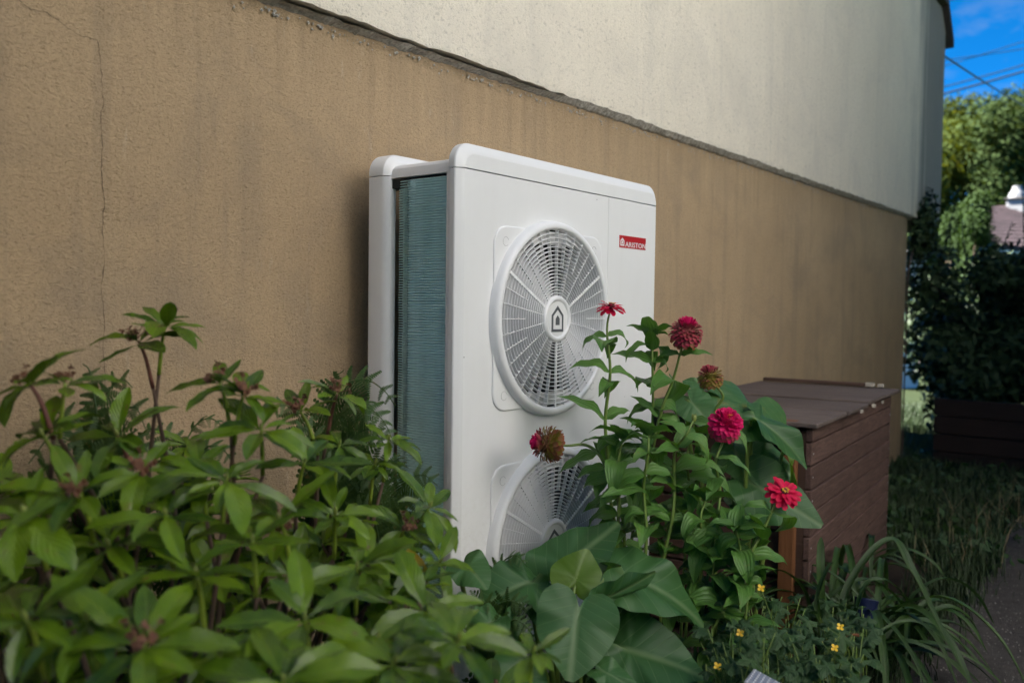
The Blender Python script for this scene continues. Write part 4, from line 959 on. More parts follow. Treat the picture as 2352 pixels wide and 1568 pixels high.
arum_leaf(ar, (1324, 1428, 1.90), (1307, 1566, 1.82), (.05, .45, .9), 1.22, 1, wave=.045, cup=.22, droop=.15, back=1.25, base=bs())
arum_leaf(ar, (1445, 1492, 2.02), (1632, 1546, 1.96), (-.1, .75, .7), .88, 2, wave=.05, cup=.2, droop=.15, back=.75, base=bs(.06))
arum_leaf(ar, (1324, 1330, 2.02), (1352, 1256, 2.06), (-.15, .25, .95), 1.35, 3, mat='leaf_young', wave=.03, cup=.1, droop=.1, back=1.0, base=bs())
arum_leaf(ar, (1300, 1296, 2.12), (1428, 1196, 2.16), (-.35, .65, .7), .85, 4, wave=.05, cup=.2, droop=.1, back=1.0, base=bs(.02, .05))
arum_leaf(ar, (1216, 1338, 2.06), (1090, 1368, 1.98), (.1, .85, .5), .95, 5, wave=.09, cup=.25, droop=.25, back=.6, base=bs(-.05, .03))
arum_leaf(ar, (1452, 1330, 2.06), (1658, 1392, 2.06), (.1, .85, .5), .78, 6, wave=.06, cup=.2, droop=.3, back=.75, base=bs(.08, .05))
arum_leaf(ar, (1390, 1372, 2.0), (1515, 1320, 1.98), (.1, -.3, .9), .55, 7, wave=.07, cup=.5, droop=.3, back=.6, base=bs(.04, .03))
arum_leaf(ar, (1075, 1300, 2.04), (1118, 1345, 1.98), (.0, .8, .6), 1.1, 8, wave=.05, base=bs(-.15, .05))
arum_leaf(ar, (1125, 1430, 1.90), (1065, 1470, 1.86), (.1, .8, .6), 1.1, 9, wave=.10, cup=.3, base=bs(-.1))
arum_leaf(ar, (1165, 1425, 1.94), (1188, 1475, 1.90), (.1, .9, .4), .9, 10, wave=.10, cup=.35, base=bs(-.1))
arum_leaf(ar, (1045, 1390, 1.90), (1052, 1450, 1.86), (.0, .5, .8), .9, 11, wave=.05, base=bs(-.15))
arum_leaf(ar, (1440, 1400, 2.12), (1505, 1455, 2.08), (.0, .5, .8), .9, 12, wave=.05, base=bs(.1, .06))
arum_leaf(ar, (1395, 1545, 1.86), (1480, 1590, 1.82), (.0, .8, .6), .7, 13, wave=.05, base=bs(.05))
arum_leaf(ar, (1190, 1520, 1.90), (1130, 1570, 1.85), (.0, .6, .7), 1.1, 14, wave=.05, base=bs(-.08))
arum_leaf(ar, (1240, 1400, 2.02), (1265, 1450, 1.98), (.0, .5, .8), .9, 15, wave=.05, base=bs(-.03))
arum_leaf(ar, (1215, 1560, 1.86), (1250, 1640, 1.82), (.0, .5, .8), .9, 25, wave=.05, base=bs(-.03))
ab = Vector((2.62, -.98, 0))
p2 = at(1720, 1250, 2.7); ab = Vector((p2.x, p2.y, 0))
ar = thing('arum_plant', ab, 'clump of broad blue-green arum leaves between the zinnias and the compost bin', 'arum')
arum_leaf(ar, (1722, 940, 2.62), (1702, 1005, 2.50), (.1, .45, .85), 1.55, 16, wave=.05, cup=.12, back=1.4, base=bs())
arum_leaf(ar, (1742, 965, 2.56), (1880, 1056, 2.50), (.35, .75, .5), .62, 17, wave=.06, cup=.25, droop=.2, back=.6, base=bs())
arum_leaf(ar, (1745, 1120, 2.60), (1898, 1212, 2.52), (-.25, .6, .75), .78, 18, wave=.04, cup=.15, droop=.1, back=.9, base=bs())
arum_leaf(ar, (1590, 925, 2.60), (1640, 975, 2.54), (0, .5, .85), 1.1, 19, wave=.05, cup=.15, base=bs(-.05))
arum_leaf(ar, (1610, 880, 2.68), (1680, 905, 2.62), (.0, .85, .4), .8, 20, wave=.06, cup=.2, base=bs(-.05))
arum_leaf(ar, (1745, 1050, 2.66), (1828, 1085, 2.60), (.0, .5, .8), .95, 21, wave=.05, base=bs())
arum_leaf(ar, (1805, 1040, 2.62), (1850, 1128, 2.58), (.8, .3, .2), .25, 22, mat='leaf_young', wave=.05, base=bs())
arum_leaf(ar, (1690, 1040, 2.68), (1720, 1110, 2.60), (.0, .5, .8), 1.1, 23, wave=.05, base=bs())
arum_leaf(ar, (1700, 1150, 2.72), (1735, 1200, 2.66), (.0, .5, .8), .9, 24, wave=.05, base=bs())

# ------------------------------------------------------------------ strap-leaved daylilies
def strap_mesh(P, wd, seed=0, twist=0.0):
    P = smooth_pts(P, 7); n = len(P); V = []; UV = []; F = []
    for i, p in enumerate(P):
        t = i/(n-1); d = (P[min(i+1, n-1)]-P[max(i-1, 0)]).normalized(); s = d.cross(U_)
        if s.length < .05: s = RT.copy()
        s.normalize(); s = Matrix.Rotation(twist*t, 3, d) @ s; nn = s.cross(d).normalized(); hw = wd*lerp_t(T_ST, t)/2
        for j, q in enumerate((-1, -.5, 0, .5, 1)): V.append(p+s*hw*q*.92+nn*abs(q)*hw*.45); UV.append((j/4, t))
    for i in range(n-1):
        for j in range(4): a = i*5+j; F.append((a, a+1, a+6, a+5))
    me = bpy.data.meshes.new('leaf'); me.from_pydata([tuple(v) for v in V], [], F); me.materials.append(M['leaf_strap']); uv = me.uv_layers.new(name='UVMap')
    for lp in me.loops: uv.data[lp.index].uv = UV[lp.vertex_index]
    me.polygons.foreach_set('use_smooth', [True]*len(me.polygons)); me.update(); return me
rn = random.Random(51)
def daylily(base, n, label, lo=.35, hi=.62, bias=(0, 0), extra=()):
    d = thing('daylily', base, label, 'daylily', 'daylilies along the path edge')
    for k in range(n):
        th = 2*math.pi*k/n+rn.uniform(-.35, .35); out = Vector((math.cos(th)+bias[0], math.sin(th)+bias[1], 0)); out.normalize(); L = .86*rn.uniform(lo, hi); e = rn.uniform(.45, 1.1)
        p0 = base+Vector((rn.uniform(-.05, .05), rn.uniform(-.05, .05), .01)); side = out.cross(U_)*rn.uniform(-.06, .06)
        if (p0+out*L*.8).y > -.04: out.y *= .2
        pts = [p0, p0+out*L*.16*(1.6-e)+U_*L*.38*e, p0+out*L*.42+U_*L*.58*e+side*.4, p0+out*L*.72+U_*L*(.50*e-.05)+side, p0+out*L*.95+U_*L*(.22*e-.10)+side*1.4]
        for q in pts:
            if q.z < .012: q.z = .012+rn.random()*.01
        new('leaf', strap_mesh(pts, rn.uniform(.019, .031), k, rn.uniform(-.5, .5)), d)
    for pts, wd in extra: new('leaf', strap_mesh([at(*q) for q in pts], wd, 0, .3), d)
    return d
p = at_z(1985, 1545, .02); daylily(p, 34, 'daylily clump of arching strap leaves spilling onto the path', .40, .66, (.1, -.15),
    [([(1975, 1545, 2.55), (1935, 1400, 2.62), (1985, 1290, 2.66), (2050, 1240, 2.68), (2095, 1310, 2.62), (2140, 1400, 2.58), (2200, 1520, 2.52)], .030),
     ([(1990, 1540, 2.5), (1965, 1430, 2.5), (1990, 1345, 2.5), (2025, 1332, 2.5), (2045, 1365, 2.5)], .02),
     ([(1960, 1520, 2.55), (2040, 1440, 2.6), (2110, 1430, 2.6), (2180, 1480, 2.55), (2225, 1560, 2.5)], .016)])
p = at_z(1880, 1500, .05); daylily(p, 22, 'daylily clump in front of the bin post behind the celandine', .38, .6, (0, 0),
    [([(1885, 1400, 2.6), (1884, 1320, 2.6), (1884, 1265, 2.62), (1886, 1232, 2.63)], .028), ([(1880, 1480, 2.5), (1878, 1380, 2.5), (1900, 1310, 2.5), (1915, 1290, 2.5)], .02)])
p = at_z(1795, 1440, .05); daylily(p, 18, 'daylily clump half hidden by the low zinnias', .38, .55)
p = at_z(2080, 1480, .02); daylily(p, 20, 'small daylily tuft at the path edge near the bin foot', .26, .45, (.2, -.3))
p = at_z(1990, 1330, .02); daylily(p, 16, 'daylily tuft against the plank face of the bin', .28, .42, (.1, -.3))

# ------------------------------------------------------------------ celandine: lobed leaves and small yellow flowers
def lobed_mesh(seed):
    r7 = random.Random(seed); V = [(0, 0, 0)]; UV = [(.5, .5)]; n = 40
    for q in (.55, 1.0):
        for k in range(n):
            ph = -math.pi+2*math.pi*k/n; lob = .72+.20*math.cos(5*ph)+.09*math.cos(15*ph+seed); rad = .5*lob*(1.0 if abs(ph) < 2.6 else .55)
            V.append((math.sin(ph)*rad*q*1.05, .36+math.cos(ph)*rad*q, .06*q*math.sin(3*ph+seed)-.12*q*q+.03*r7.uniform(-1, 1))); UV.append((math.sin(ph)*q*.5+.5, math.cos(ph)*q*.5+.5))
    V[0] = (0, .36, 0); F = [(0, 1+k, 1+(k+1) % n) for k in range(n)]+[(1+k, 1+n+k, 1+n+(k+1) % n, 1+(k+1) % n) for k in range(n)]
    me = bpy.data.meshes.new('leaf'); me.from_pydata(V, [], F); me.materials.append(M['leaf_cel']); uv = me.uv_layers.new(name='UVMap')
    for lp in me.loops: uv.data[lp.index].uv = UV[lp.vertex_index]
    me.polygons.foreach_set('use_smooth', [True]*len(me.polygons)); me.update()
    if me.polygons[0].normal.z < 0: me.flip_normals()
    return me
CM = [lobed_mesh(s) for s in range(5)]
def yflower():
    b = MB()
    for k in range(4):
        th = k*math.pi/2+.3; d = Vector((math.cos(th), math.sin(th), .25)); g = Vector((-math.sin(th), math.cos(th), 0))
        b.add([Vector((0, 0, 0)), d*.35+g*.3, d*.75+g*.38, d*1.0+g*.12, d*1.0-g*.12, d*.75-g*.38, d*.35-g*.3], [tuple(range(7))])
    for k in range(12):
        th = k*2.4; d = Vector((math.cos(th)*.5, math.sin(th)*.5, 1)).normalized(); b.tube([Vector((0, 0, .02)), d*.45], [.03, .05], 4)
    return b.mesh('flower', M['yellow2'])
YFM = yflower()
rn = random.Random(61)
def cel(label, u0, u1, v0, v1, n, dep, flowers=(), zmin=.10):
    c = at((u0+u1)/2, v1, dep); base = Vector((c.x, c.y, 0)); pl_ = thing('celandine', base, label, 'celandine', 'celandines under the zinnias')
    st = MB()
    for k in range(n):
        u = rn.uniform(u0, u1); v = rn.uniform(v0, v1); P = at(u, v, dep+rn.uniform(-.14, .22)-.10*(v-v0)/(v1-v0+1))
        if P.z < zmin: P.z = zmin+rn.random()*.08
        th = rn.uniform(0, 6.28); d = Vector((math.cos(th), math.sin(th), rn.uniform(-.5, .2))); s = rn.uniform(.045, .075)
        new('leaf', rn.choice(CM), pl_, basis(P, d, U_*.8-FW*.5+Vector((rn.uniform(-.4, .4), rn.uniform(-.4, .4), 0)), s))
        g = base+Vector((rn.uniform(-.12, .12), rn.uniform(-.12, .12), 0)); st.tube(smooth_pts([P, P.lerp(g, .45)+U_*.02, g], 3), .0014, 5)
    for (u, v) in flowers:
        P = at(u, v, dep-.12); new('flower', YFM, pl_, basis(P, RT+U_*.2, U_*.6-FW*.7+RT*rn.uniform(-.4, .4), .0092))
        g = base+Vector((rn.uniform(-.1, .1), rn.uniform(-.1, .1), .05)); st.tube(smooth_pts([P, P.lerp(g, .4)+U_*.03, g], 4), .0010, 5)
        for j in range(2):
            q = P+RT*rn.uniform(-.03, .03)+U_*rn.uniform(-.03, .015); st.tube([P-U_*.02, q], .0008, 4); b = MB(); b.lathe([(.0004, .005), (.0022, .002), (.0024, -.001), (.0006, -.004)], 8); new('flower_bud', b.mesh('flower_bud', M['bud'], smooth=True), pl_, Matrix.Translation(q))
    st.build('stalks', M['stem_green'], pl_, smooth=True)
cel('celandine with two yellow flowers right of the broad arum leaf', 1625, 1790, 1440, 1600, 60, 2.02, ((1700, 1453), (1648, 1529)))
cel('celandine with small yellow flowers in front of the daylily clump', 1780, 1985, 1440, 1600, 66, 2.10, ((1930, 1439), (1917, 1487), (1748, 1350)))
cel('dark celandine under the zinnias without open flowers', 1600, 1850, 1370, 1470, 46, 2.35, ())
cel('sparse celandine in the shade beside the bin foot', 1850, 1990, 1380, 1460, 26, 2.5, ())
# ------------------------------------------------------------------ low undergrowth and grass
def blades(name, pts_fn, n, mat, lo, hi, wd, seed, bend=.5):
    r8 = np.random.default_rng(seed); P = np.array([pts_fn(r8) for _ in range(n)]); th = r8.uniform(0, 6.28, n); L = r8.uniform(lo, hi, n); bn = r8.uniform(.2, 1, n)*bend
    dx, dy = np.cos(th), np.sin(th); px, py = -dy, dx; V = np.zeros((n, 7, 3)); 
    for i, (t, w) in enumerate(((0, 1), (.4, .9), (.75, .6))):
        for j, s in enumerate((-1, 1)):
            V[:, i*2+j, 0] = P[:, 0]+dx*bn*L*t*t+px*s*wd*w/2; V[:, i*2+j, 1] = P[:, 1]+dy*bn*L*t*t+py*s*wd*w/2; V[:, i*2+j, 2] = P[:, 2]+L*t*(1-.35*bn*t)
    V[:, 6, 0] = P[:, 0]+dx*bn*L; V[:, 6, 1] = P[:, 1]+dy*bn*L; V[:, 6, 2] = P[:, 2]+L*(1-.45*bn)
    F = []
    for k in range(n):
        o_ = 7*k; F += [(o_, o_+1, o_+3, o_+2), (o_+2, o_+3, o_+5, o_+4), (o_+4, o_+5, o_+6)]
    me = bpy.data.meshes.new(name); me.from_pydata(V.reshape(-1, 3).tolist(), [], F); me.materials.append(mat); return new(name, me)
def g1(r):
    x = r.uniform(4.55, 12); return (x, r.uniform(-1.10-.06*np.sin(x*3), -.02 if x < 8 else 2.0), 0.0)
def g2(r):
    x = r.uniform(2.6, 4.7); return (x, r.normal(-1.04, .07), 0.0)
tag(blades('grass', g1, 30000, M['grass'], .04, .17, .006, 1), 'dark shaded grass between the bin and the hedge', 'grass', kind='stuff')
tag(blades('path_edge_grass', g2, 2600, M['grass'], .04, .14, .005, 2), 'straggling grass along the path edge beside the daylilies', 'grass', kind='stuff')
def g3(r): return (r.uniform(4.4, 6.6), r.normal(-.98, .10), 0.0)
tag(blades('dry_grass', g3, 120, M['dry'], .12, .36, .003, 3, .9), 'dry tan grass stalks at the path edge behind the bin', 'grass', kind='stuff')
def cloud(name, blobs, n, size, mat, seed, parent=None, shell=.55, up=.3):
    r9 = np.random.default_rng(seed); B = np.array([(c[0], c[1], c[2], a, b_, d) for c, (a, b_, d) in blobs]); vol = (B[:, 3]*B[:, 4]*B[:, 5])**.67; vol /= vol.sum()
    k = r9.choice(len(B), n, p=vol); D = r9.normal(size=(n, 3)); D /= np.linalg.norm(D, axis=1)[:, None]; rad = r9.uniform(shell, 1.06, n)[:, None]
    C = B[k, :3]+D*rad*B[k, 3:6]; Nn = D+r9.normal(size=(n, 3))*.7+np.array([0, 0, up]); Nn /= np.linalg.norm(Nn, axis=1)[:, None]
    A = np.cross(Nn, r9.normal(size=(n, 3))); A /= np.linalg.norm(A, axis=1)[:, None]; Bv = np.cross(Nn, A); s = size*r9.uniform(.6, 1.3, n)[:, None]
    V = np.stack([C-A*s, C+Bv*s*.45, C+A*s, C-Bv*s*.45], 1).reshape(-1, 3)
    me = bpy.data.meshes.new(name); me.vertices.add(4*n); me.vertices.foreach_set('co', V.ravel()); me.loops.add(4*n); me.loops.foreach_set('vertex_index', np.arange(4*n, dtype=np.int32))
    me.polygons.add(n); me.polygons.foreach_set('loop_start', np.arange(0, 4*n, 4, dtype=np.int32)); me.materials.append(mat); me.update(calc_edges=True)
    return new(name, me, parent)
rq = random.Random(77); bl = [((rq.uniform(4.7, 8.2), rq.uniform(-1.05, -.1), .03), (.22, .2, .09)) for k in range(60)]
tag(cloud('weeds', bl, 4200, .035, M['leaf_cel'], 6, None, .3), 'low dark weeds in the shaded grass behind the bin', 'weeds', kind='stuff')
b = MB(); rq = random.Random(78)
for k in range(2600):
    x = rq.uniform(2.6, 6.0); y = rq.uniform(-1.75, -1.0); s = rq.uniform(.002, .007); a = rq.uniform(0, 6.28)
    b.add([(x+s*math.cos(a+i*1.571)*rq.uniform(.7, 1.2), y+s*math.sin(a+i*1.571)*rq.uniform(.7, 1.2), .008) for i in range(4)]+[(x, y, .010+s*.6)], [(0, 1, 4), (1, 2, 4), (2, 3, 4), (3, 0, 4)])
tag(b.build('grit', plain('path_grit', (.20, .18, .16), .9, var=.5, nscale=80)), 'loose grit scattered on the worn path', 'grit', kind='stuff')
# shaded weeds covering the soil under the larger plants
rq = random.Random(71); bl = []
for k in range(60):
    p = at(rq.uniform(900, 1900), 1568, rq.uniform(1.95, 2.5)); bl.append(((p.x, min(p.y, YF-.1 if p.x > 1.55 else -.1), rq.uniform(.05, .25)), (.12, .12, .13)))
tag(cloud('ground_cover', bl, 5200, .022, M['leaf_cel'], 5), 'dark low ground cover filling the bed under the big leaves', 'ground cover', kind='stuff')
# ------------------------------------------------------------------ hedge, hanging ivy, background
def shrub(name, base, label, cat, blobs, n, size, mat, seed, stems=6, group=None, sr=.03, shell=.35):
    t = thing(name, base, label, cat, group); cloud('crown', blobs, n, size, mat, seed, t, shell)
    b = MB(); r_ = random.Random(seed)
    for k in range(stems):
        c, a = r_.choice(blobs); c = Vector(c); g = Vector(base)+Vector((r_.uniform(-.2, .2), r_.uniform(-.2, .2), 0)); b.tube(smooth_pts([g, g.lerp(c, .5)+Vector((r_.uniform(-.1, .1), r_.uniform(-.1, .1), .1)), c], 4), [sr*(1-.6*i/8) for i in range(9)], 6)
    b.build('trunk', M['stem_brown'], t, smooth=True); return t
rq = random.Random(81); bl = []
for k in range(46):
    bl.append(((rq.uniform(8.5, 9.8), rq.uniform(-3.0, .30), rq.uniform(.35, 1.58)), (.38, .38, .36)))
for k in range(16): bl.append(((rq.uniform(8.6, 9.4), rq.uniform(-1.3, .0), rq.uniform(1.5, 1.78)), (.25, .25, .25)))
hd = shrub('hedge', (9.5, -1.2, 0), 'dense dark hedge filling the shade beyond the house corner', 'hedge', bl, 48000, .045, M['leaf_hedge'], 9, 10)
b = MB()
for k in range(26):      # twigs poking out of the hedge top
    y = rq.uniform(-1.4, .3); p = Vector((rq.uniform(8.4, 9.1), y, 1.70)); q = p+Vector((rq.uniform(-.1, .1), rq.uniform(-.12, .12), rq.uniform(.12, .55)))
    b = MB(); b.tube([p, p.lerp(q, .5)+Vector((.02, .02, 0)), q], [.006, .005, .003], 5)
    for j in range(16):
        t = rq.random(); c = p.lerp(q, t); d = Vector((rq.uniform(-1, 1), rq.uniform(-1, 1), rq.uniform(0, 1))).normalized(); g = d.cross(Vector((.2, .5, .8))).normalized(); s = rq.uniform(.03, .055)
        b.add([c, c+d*s*.5+g*s*.3, c+d*s, c+d*s*.5-g*s*.3], [(0, 1, 2, 3)])
    b.build('twig', M['leaf_hedge'], hd)
iv = thing('ivy_tuft', (7.64, -.1, 0), 'dark leafy tuft growing at the house corner under the pale wall', 'plant')
cloud('leaves', [((7.74, -.06, 1.96), (.10, .10, .20)), ((7.92, -.04, 2.04), (.10, .10, .25)), ((8.02, -.02, 1.87), (.16, .10, .16)), ((7.64, -.05, 1.80), (.06, .06, .20)), ((7.87, .0, 1.80), (.2, .1, .12))], 1500, .035, M['leaf_hedge'], 12, iv, .2)
b = MB(); b.tube(smooth_pts([(7.54, .0, 0), (7.55, .0, .9), (7.55, -.005, 1.6), (7.8, -.05, 1.95)], 4), .006, 6); b.build('stem', M['stem_brown'], iv)
# garden beyond: light shrubs, neighbour's roof, trees
def P0(u, v, d): p = at(u, v, d); return (p.x, p.y, p.z)
def gr(u, d): p = at(u, 800, d); return (p.x, p.y, 0)
bl = [(P0(2195+rq.uniform(-18, 18), v, 16+rq.uniform(-.5, .5)), (.22, .22, .30)) for v in range(500, 740, 22)]
shrub('garden_shrub', gr(2195, 16), 'sunlit light green shrub seen between the house corner and the roof', 'shrub', bl, 12000, .04, M['leaf_shrub'], 21, group='sunlit shrubs beyond the hedge')
bl = [(P0(2245+rq.uniform(-25, 20), v, 15+rq.uniform(-.5, .5)), (.26, .26, .32)) for v in range(480, 740, 22)]
shrub('garden_shrub', gr(2245, 15), 'sunlit light green shrub below the neighbouring roof edge', 'shrub', bl, 12000, .04, M['leaf_shrub'], 22, group='sunlit shrubs beyond the hedge')
bl = [(P0(2125+rq.uniform(-25, 20), v, 18+rq.uniform(-.5, .5)), (.3, .3, .32)) for v in range(545, 740, 22)]
shrub('garden_shrub', gr(2125, 18), 'pale shrub in the narrow gap right beside the wall edge', 'shrub', bl, 3200, .07, M['leaf_shrub'], 23, group='sunlit shrubs beyond the hedge')
bl = []
for k in range(60): bl.append((P0(rq.uniform(2060, 2260), rq.uniform(265, 640), 42+rq.uniform(-3, 3)), (1.3, 1.3, 1.2)))
for u, v in ((2158, 268), (2190, 262), (2222, 258), (2250, 262), (2130, 285)): bl.append((P0(u, v, 42), (.9, .9, 1.0)))
shrub('tree', gr(2170, 42), 'tall yellowish green tree behind the house corner', 'tree', bl, 70000, .105, M['leaf_tree_y'], 31, 10, 'trees on the skyline', .25)
bl = []
for k in range(70): bl.append((P0(rq.uniform(2265, 2470), rq.uniform(270, 640), 40+rq.uniform(-3, 3)), (1.3, 1.3, 1.2)))
for u, v in ((2282, 262), (2300, 268), (2328, 252), (2345, 258), (2380, 240)): bl.append((P0(u, v, 40), (.8, .8, 1.1)))
shrub('tree', gr(2360, 40), 'tall dark green tree behind the neighbouring roof', 'tree', bl, 70000, .105, M['leaf_tree_g'], 32, 10, 'trees on the skyline', .25)
nb = thing('neighbour_house', gr(2320, 30), 'distant house with brown tiled roof and white chimney', 'house')
M['tile'] = plain('brown_roof_tile', (.050, .032, .034), .8, var=.3, nscale=2.5); M['plaster'] = plain('white_plaster', (.74, .72, .68), .9, var=.05, nscale=1)
A, B_, C_, D_ = Vector(P0(2232, 478, 30)), Vector(P0(2560, 452, 33)), Vector(P0(2480, 580, 27)), Vector(P0(2262, 560, 27))
# ridge runs to the right; slope comes down towards the lens
nR = 12
for i in range(nR):
    t0, t1 = i/nR, (i+1)/nR; b = MB(); pa, pb_ = A.lerp(D_, t0), B_.lerp(C_, t0); pc, pd = B_.lerp(C_, t1), A.lerp(D_, t1); up_ = Vector((0, 0, .035))
    b.add([pa, pb_, pc+up_, pd+up_, pa-up_*3, pb_-up_*3, pc-up_*3, pd-up_*3], [(0, 1, 2, 3), (3, 2, 6, 7), (4, 7, 6, 5), (0, 3, 7, 4)]); b.build('tile_course', M['tile'], nb)
b = MB(); gA = A+(A-D_); b.add([A-Vector((0,0,.12)), D_-Vector((0,0,.12)), Vector((D_.x, D_.y, 0)), Vector((A.x, A.y, 0)), C_-Vector((0,0,.12)), Vector((C_.x, C_.y, 0))], [(0, 1, 2, 3), (1, 4, 5, 2)]); b.build('wall', M['plaster'], nb)
cp_ = Vector(P0(2336, 462, 30.5)); b = MB(); b.bbox((cp_.x-.28, cp_.y-.28, cp_.z-.6), (cp_.x+.28, cp_.y+.28, cp_.z+.02), .02); ch = b.build('chimney', plain('chimney_grey', (.34, .34, .34), .9), nb)
b = MB(); b.bbox((cp_.x-.34, cp_.y-.34, cp_.z+.025), (cp_.x+.34, cp_.y+.34, cp_.z+.10), .02); b.build('chimney_band', M['roof_dark'], ch)
b = MB(); b.lathe([(.30, .105), (.26, .25), (.17, .40), (.15, .52), (.001, .53)], 12, Matrix.Translation(cp_)); b.build('chimney_pot', plain('chimney_pot_grey', (.26, .26, .27), .9), ch)
wl = thing('garden_wall', gr(2100, 14), 'pale bluish white wall glimpsed in the gap beside the house corner', 'wall')
A, B = Vector(gr(2040, 14)), Vector(gr(2112, 14.4)); b = MB(); b.add([A, B, B+Vector((0, 0, 2.1)), A+Vector((0, 0, 2.1)), A+Vector((.2, .1, 0)), B+Vector((.2, .1, 0)), B+Vector((.2, .1, 2.1)), A+Vector((.2, .1, 2.1))], [(0, 1, 2, 3), (1, 5, 6, 2), (3, 2, 6, 7), (4, 7, 6, 5)]); b.build('wall_face', plain('blue_white_plaster', (.70, .69, .66), .8, var=.1, nscale=3), wl)
b = MB(); b.tube([A+Vector((.1, .05, 2.14)), B+Vector((.1, .05, 2.14))], .12, 8); b.build('coping', M['plaster'], wl)
# overhead wires
M['wire'] = plain('overhead_wire', (.02, .025, .035), .6)
def wire(pa, pb_, rad, label):
    A, B = Vector(P0(*pa)), Vector(P0(*pb_)); pts = [A.lerp(B, i/16)-Vector((0, 0, .35))*(4*(i/16)*(1-i/16))*.3 for i in range(17)]
    b = MB(); b.tube(pts, rad, 5); tag(b.build('overhead_wire', M['wire']), label, 'wire', 'overhead wires')
wire((1900, 168, 24), (2600, 70, 24), .012, 'overhead wire crossing the sky third from the top'); wire((1900, 265, 24), (2600, 74, 24), .018, 'thin overhead wire just above the thickest wire')
wire((1900, 282, 24), (2600, 88, 24), .028, 'thickest overhead wire lowest across the sky'); wire((1900, 68, 24), (2400, -66, 24), .016, 'overhead wire clipping the top of the picture'); wire((1900, 226, 24), (2600, 12, 24), .012, 'faint overhead wire above the pair of wires')
wire((2157, 121, 7.9), (2480, 298, 22), .010, 'service wire sloping down from the roof corner')
# ------------------------------------------------------------------ small things in the bed
M['stud'] = plain('studded_metal', (.34, .34, .35), .45, .6, var=.2, nscale=200); M['bluep'] = plain('blue_plastic', (.008, .015, .06), .5)
c = at(1748, 1584, 1.72); lamp = thing('metal_marker', (c.x, c.y, 0), 'small grey studded metal block poking out of the celandine at the bottom edge', 'metal block')
Mx = Matrix.Translation(c) @ Matrix.Rotation(R(8), 4, 'Z') @ Matrix.Rotation(R(18), 4, 'X')
b = MB(); b.bbox((-.035, -.03, -.30), (.035, .03, .012), .002, M=Mx); b.build('body', plain('dark_slate_side', (.03, .035, .05), .5), lamp)
b = MB(); b.bbox((-.036, -.031, .0125), (.036, .031, .017), .0015, M=Mx); b.build('top_plate', M['stud'], lamp)
b = MB()
for i in range(7):
    for j in range(6): b.lathe([(.0018, 0), (.0012, .0016), (.0001, .002)], 6, Mx @ Matrix.Translation((-.03+i*.01, -.026+j*.0104, .017)))
b.build('stud', M['letter'], lamp)
c = at(1985, 1365, 2.78); b = MB(); b.lathe([(.01, .0), (.028, .003), (.032, .03), (.036, .08), (.038, .083), (.036, .085), (.033, .078), (.026, .006)], 20, Matrix.Translation((c.x, c.y, max(.01, c.z-.1))) @ Matrix.Rotation(R(20), 4, 'Y'))
tag(b.build('plastic_pot', M['bluep'], smooth=True), 'blue plastic pot half hidden among the strap leaves', 'pot')
A, B = at(1942, 1462, 2.2), at(1972, 1458, 2.2); b = MB(); b.tube(smooth_pts([A, A.lerp(B, .5)+U_*.004, B, B+U_*.004+RT*.004], 4), [.003]*9+[.0034, .004, .0045, .004], 6) if False else b.tube([A, A.lerp(B, .5)+U_*.004, B], [.003, .0034, .0045], 6)
tag(b.build('fallen_twig', M['post']), 'short reddish orange twig lying across the strap leaves', 'twig')
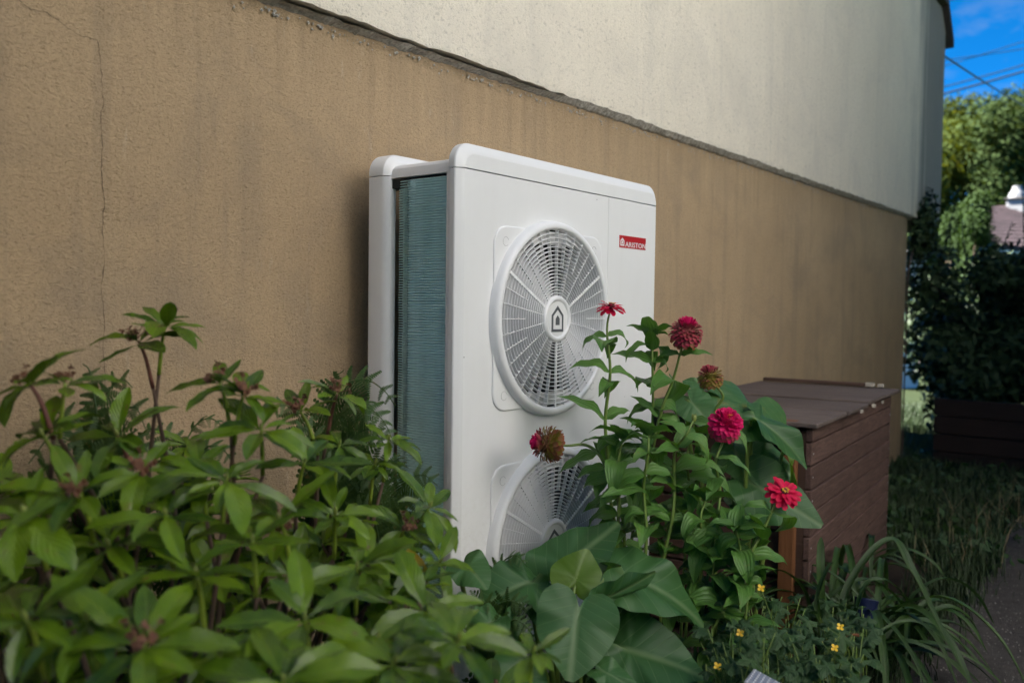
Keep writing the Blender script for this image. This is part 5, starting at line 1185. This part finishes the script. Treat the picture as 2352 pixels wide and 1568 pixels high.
# ------------------------------------------------------------------ unseen surroundings, added or shaped to shade and light the yard
fac = thing('facing_house', (.6, -5.6, 0), 'unseen tall pale rendered house across the yard, shaped to bounce sunlight', 'house')
FX0, FX1, FY, FZ = -3.6, 3.6, -5.2, 12.5  # unseen house: size and place set so its sunlit front lights the pump
b = MB(); b.box((FX0, FY-5, 0), (FX1, FY, FZ)); b.build('wall', plain('cream_render', (.80, .785, .765), .9, var=.05, nscale=2), fac)
b = MB(); b.add([(FX0-.3, FY+.4, FZ-.1), (FX1+.3, FY+.4, FZ-.1), (FX1+.3, FY-2.5, FZ+2), (FX0-.3, FY-2.5, FZ+2), (FX1+.3, FY-5.4, FZ-.1), (FX0-.3, FY-5.4, FZ-.1)], [(0, 1, 2, 3), (3, 2, 4, 5)]); b.build('roof', M['tile'], fac)
for x in (-2.6, -.6, 1.2, 2.8):
    for z in (4.6, 7.4, 10.2):
        b = MB(); b.bbox((x, FY-.02, z), (x+1.0, FY+.05, z+1.3), .02); wf = b.build('window', M['letter'], fac); b = MB(); b.box((x+.07, FY+.052, z+.07), (x+.93, FY+.056, z+1.23)); b.build('pane', M['black'], wf)
rq = random.Random(91)
bl = [((rq.uniform(-6, 8), rq.uniform(-4.75, -4.45), rq.uniform(.3, 1.8)), (.5, .4, .45)) for k in range(150)]  # unseen hedge, added to cut the low bounce off the facing house
shrub('bounce_blocker_hedge', (2, -4.6, 0), 'unseen dark hedge added to block light from the foot of the facing house', 'hedge', bl, 30000, .12, M['leaf_hedge'], 43, 10)
bl = [((rq.uniform(3.6, 10.5), rq.uniform(-4.4, -2.75), rq.uniform(.4, 5.4)), (.5, .5, .45)) for k in range(190)]  # unseen blocker, added so the wall and grass darken to the right
shrub('right_blocker_hedge', (7, -3.6, 0), 'unseen tall dark hedge added across the path to shade the right of the wall', 'hedge', bl, 42000, .11, M['leaf_hedge'], 41, 10)
bl = [((rq.uniform(-2.2, .45), rq.uniform(-3.4, -2.45), rq.uniform(2.6, 4.6)), (.45, .42, .45)) for k in range(60)]  # crown out of view, added to hold facade light off the left wall
shrub('left_blocker_tree', (-1.4, -3.2, 0), 'unseen tree crown added behind the camera to shade the left of the wall', 'tree', bl, 16000, .09, M['leaf_hedge'], 44, 12)
bl = [((rq.uniform(-.8, .02), rq.uniform(-.78, -.22), rq.uniform(.3, 3.6)), (.27, .20, .4)) for k in range(60)]  # out of view, added as a close blocker for the left wall edge
shrub('left_blocker_conifer', (-.4, -.35, 0), 'unseen dark evergreen added left of the rhododendron to shade the wall', 'tree', bl, 20000, .06, M['leaf_hedge'], 42, 10)
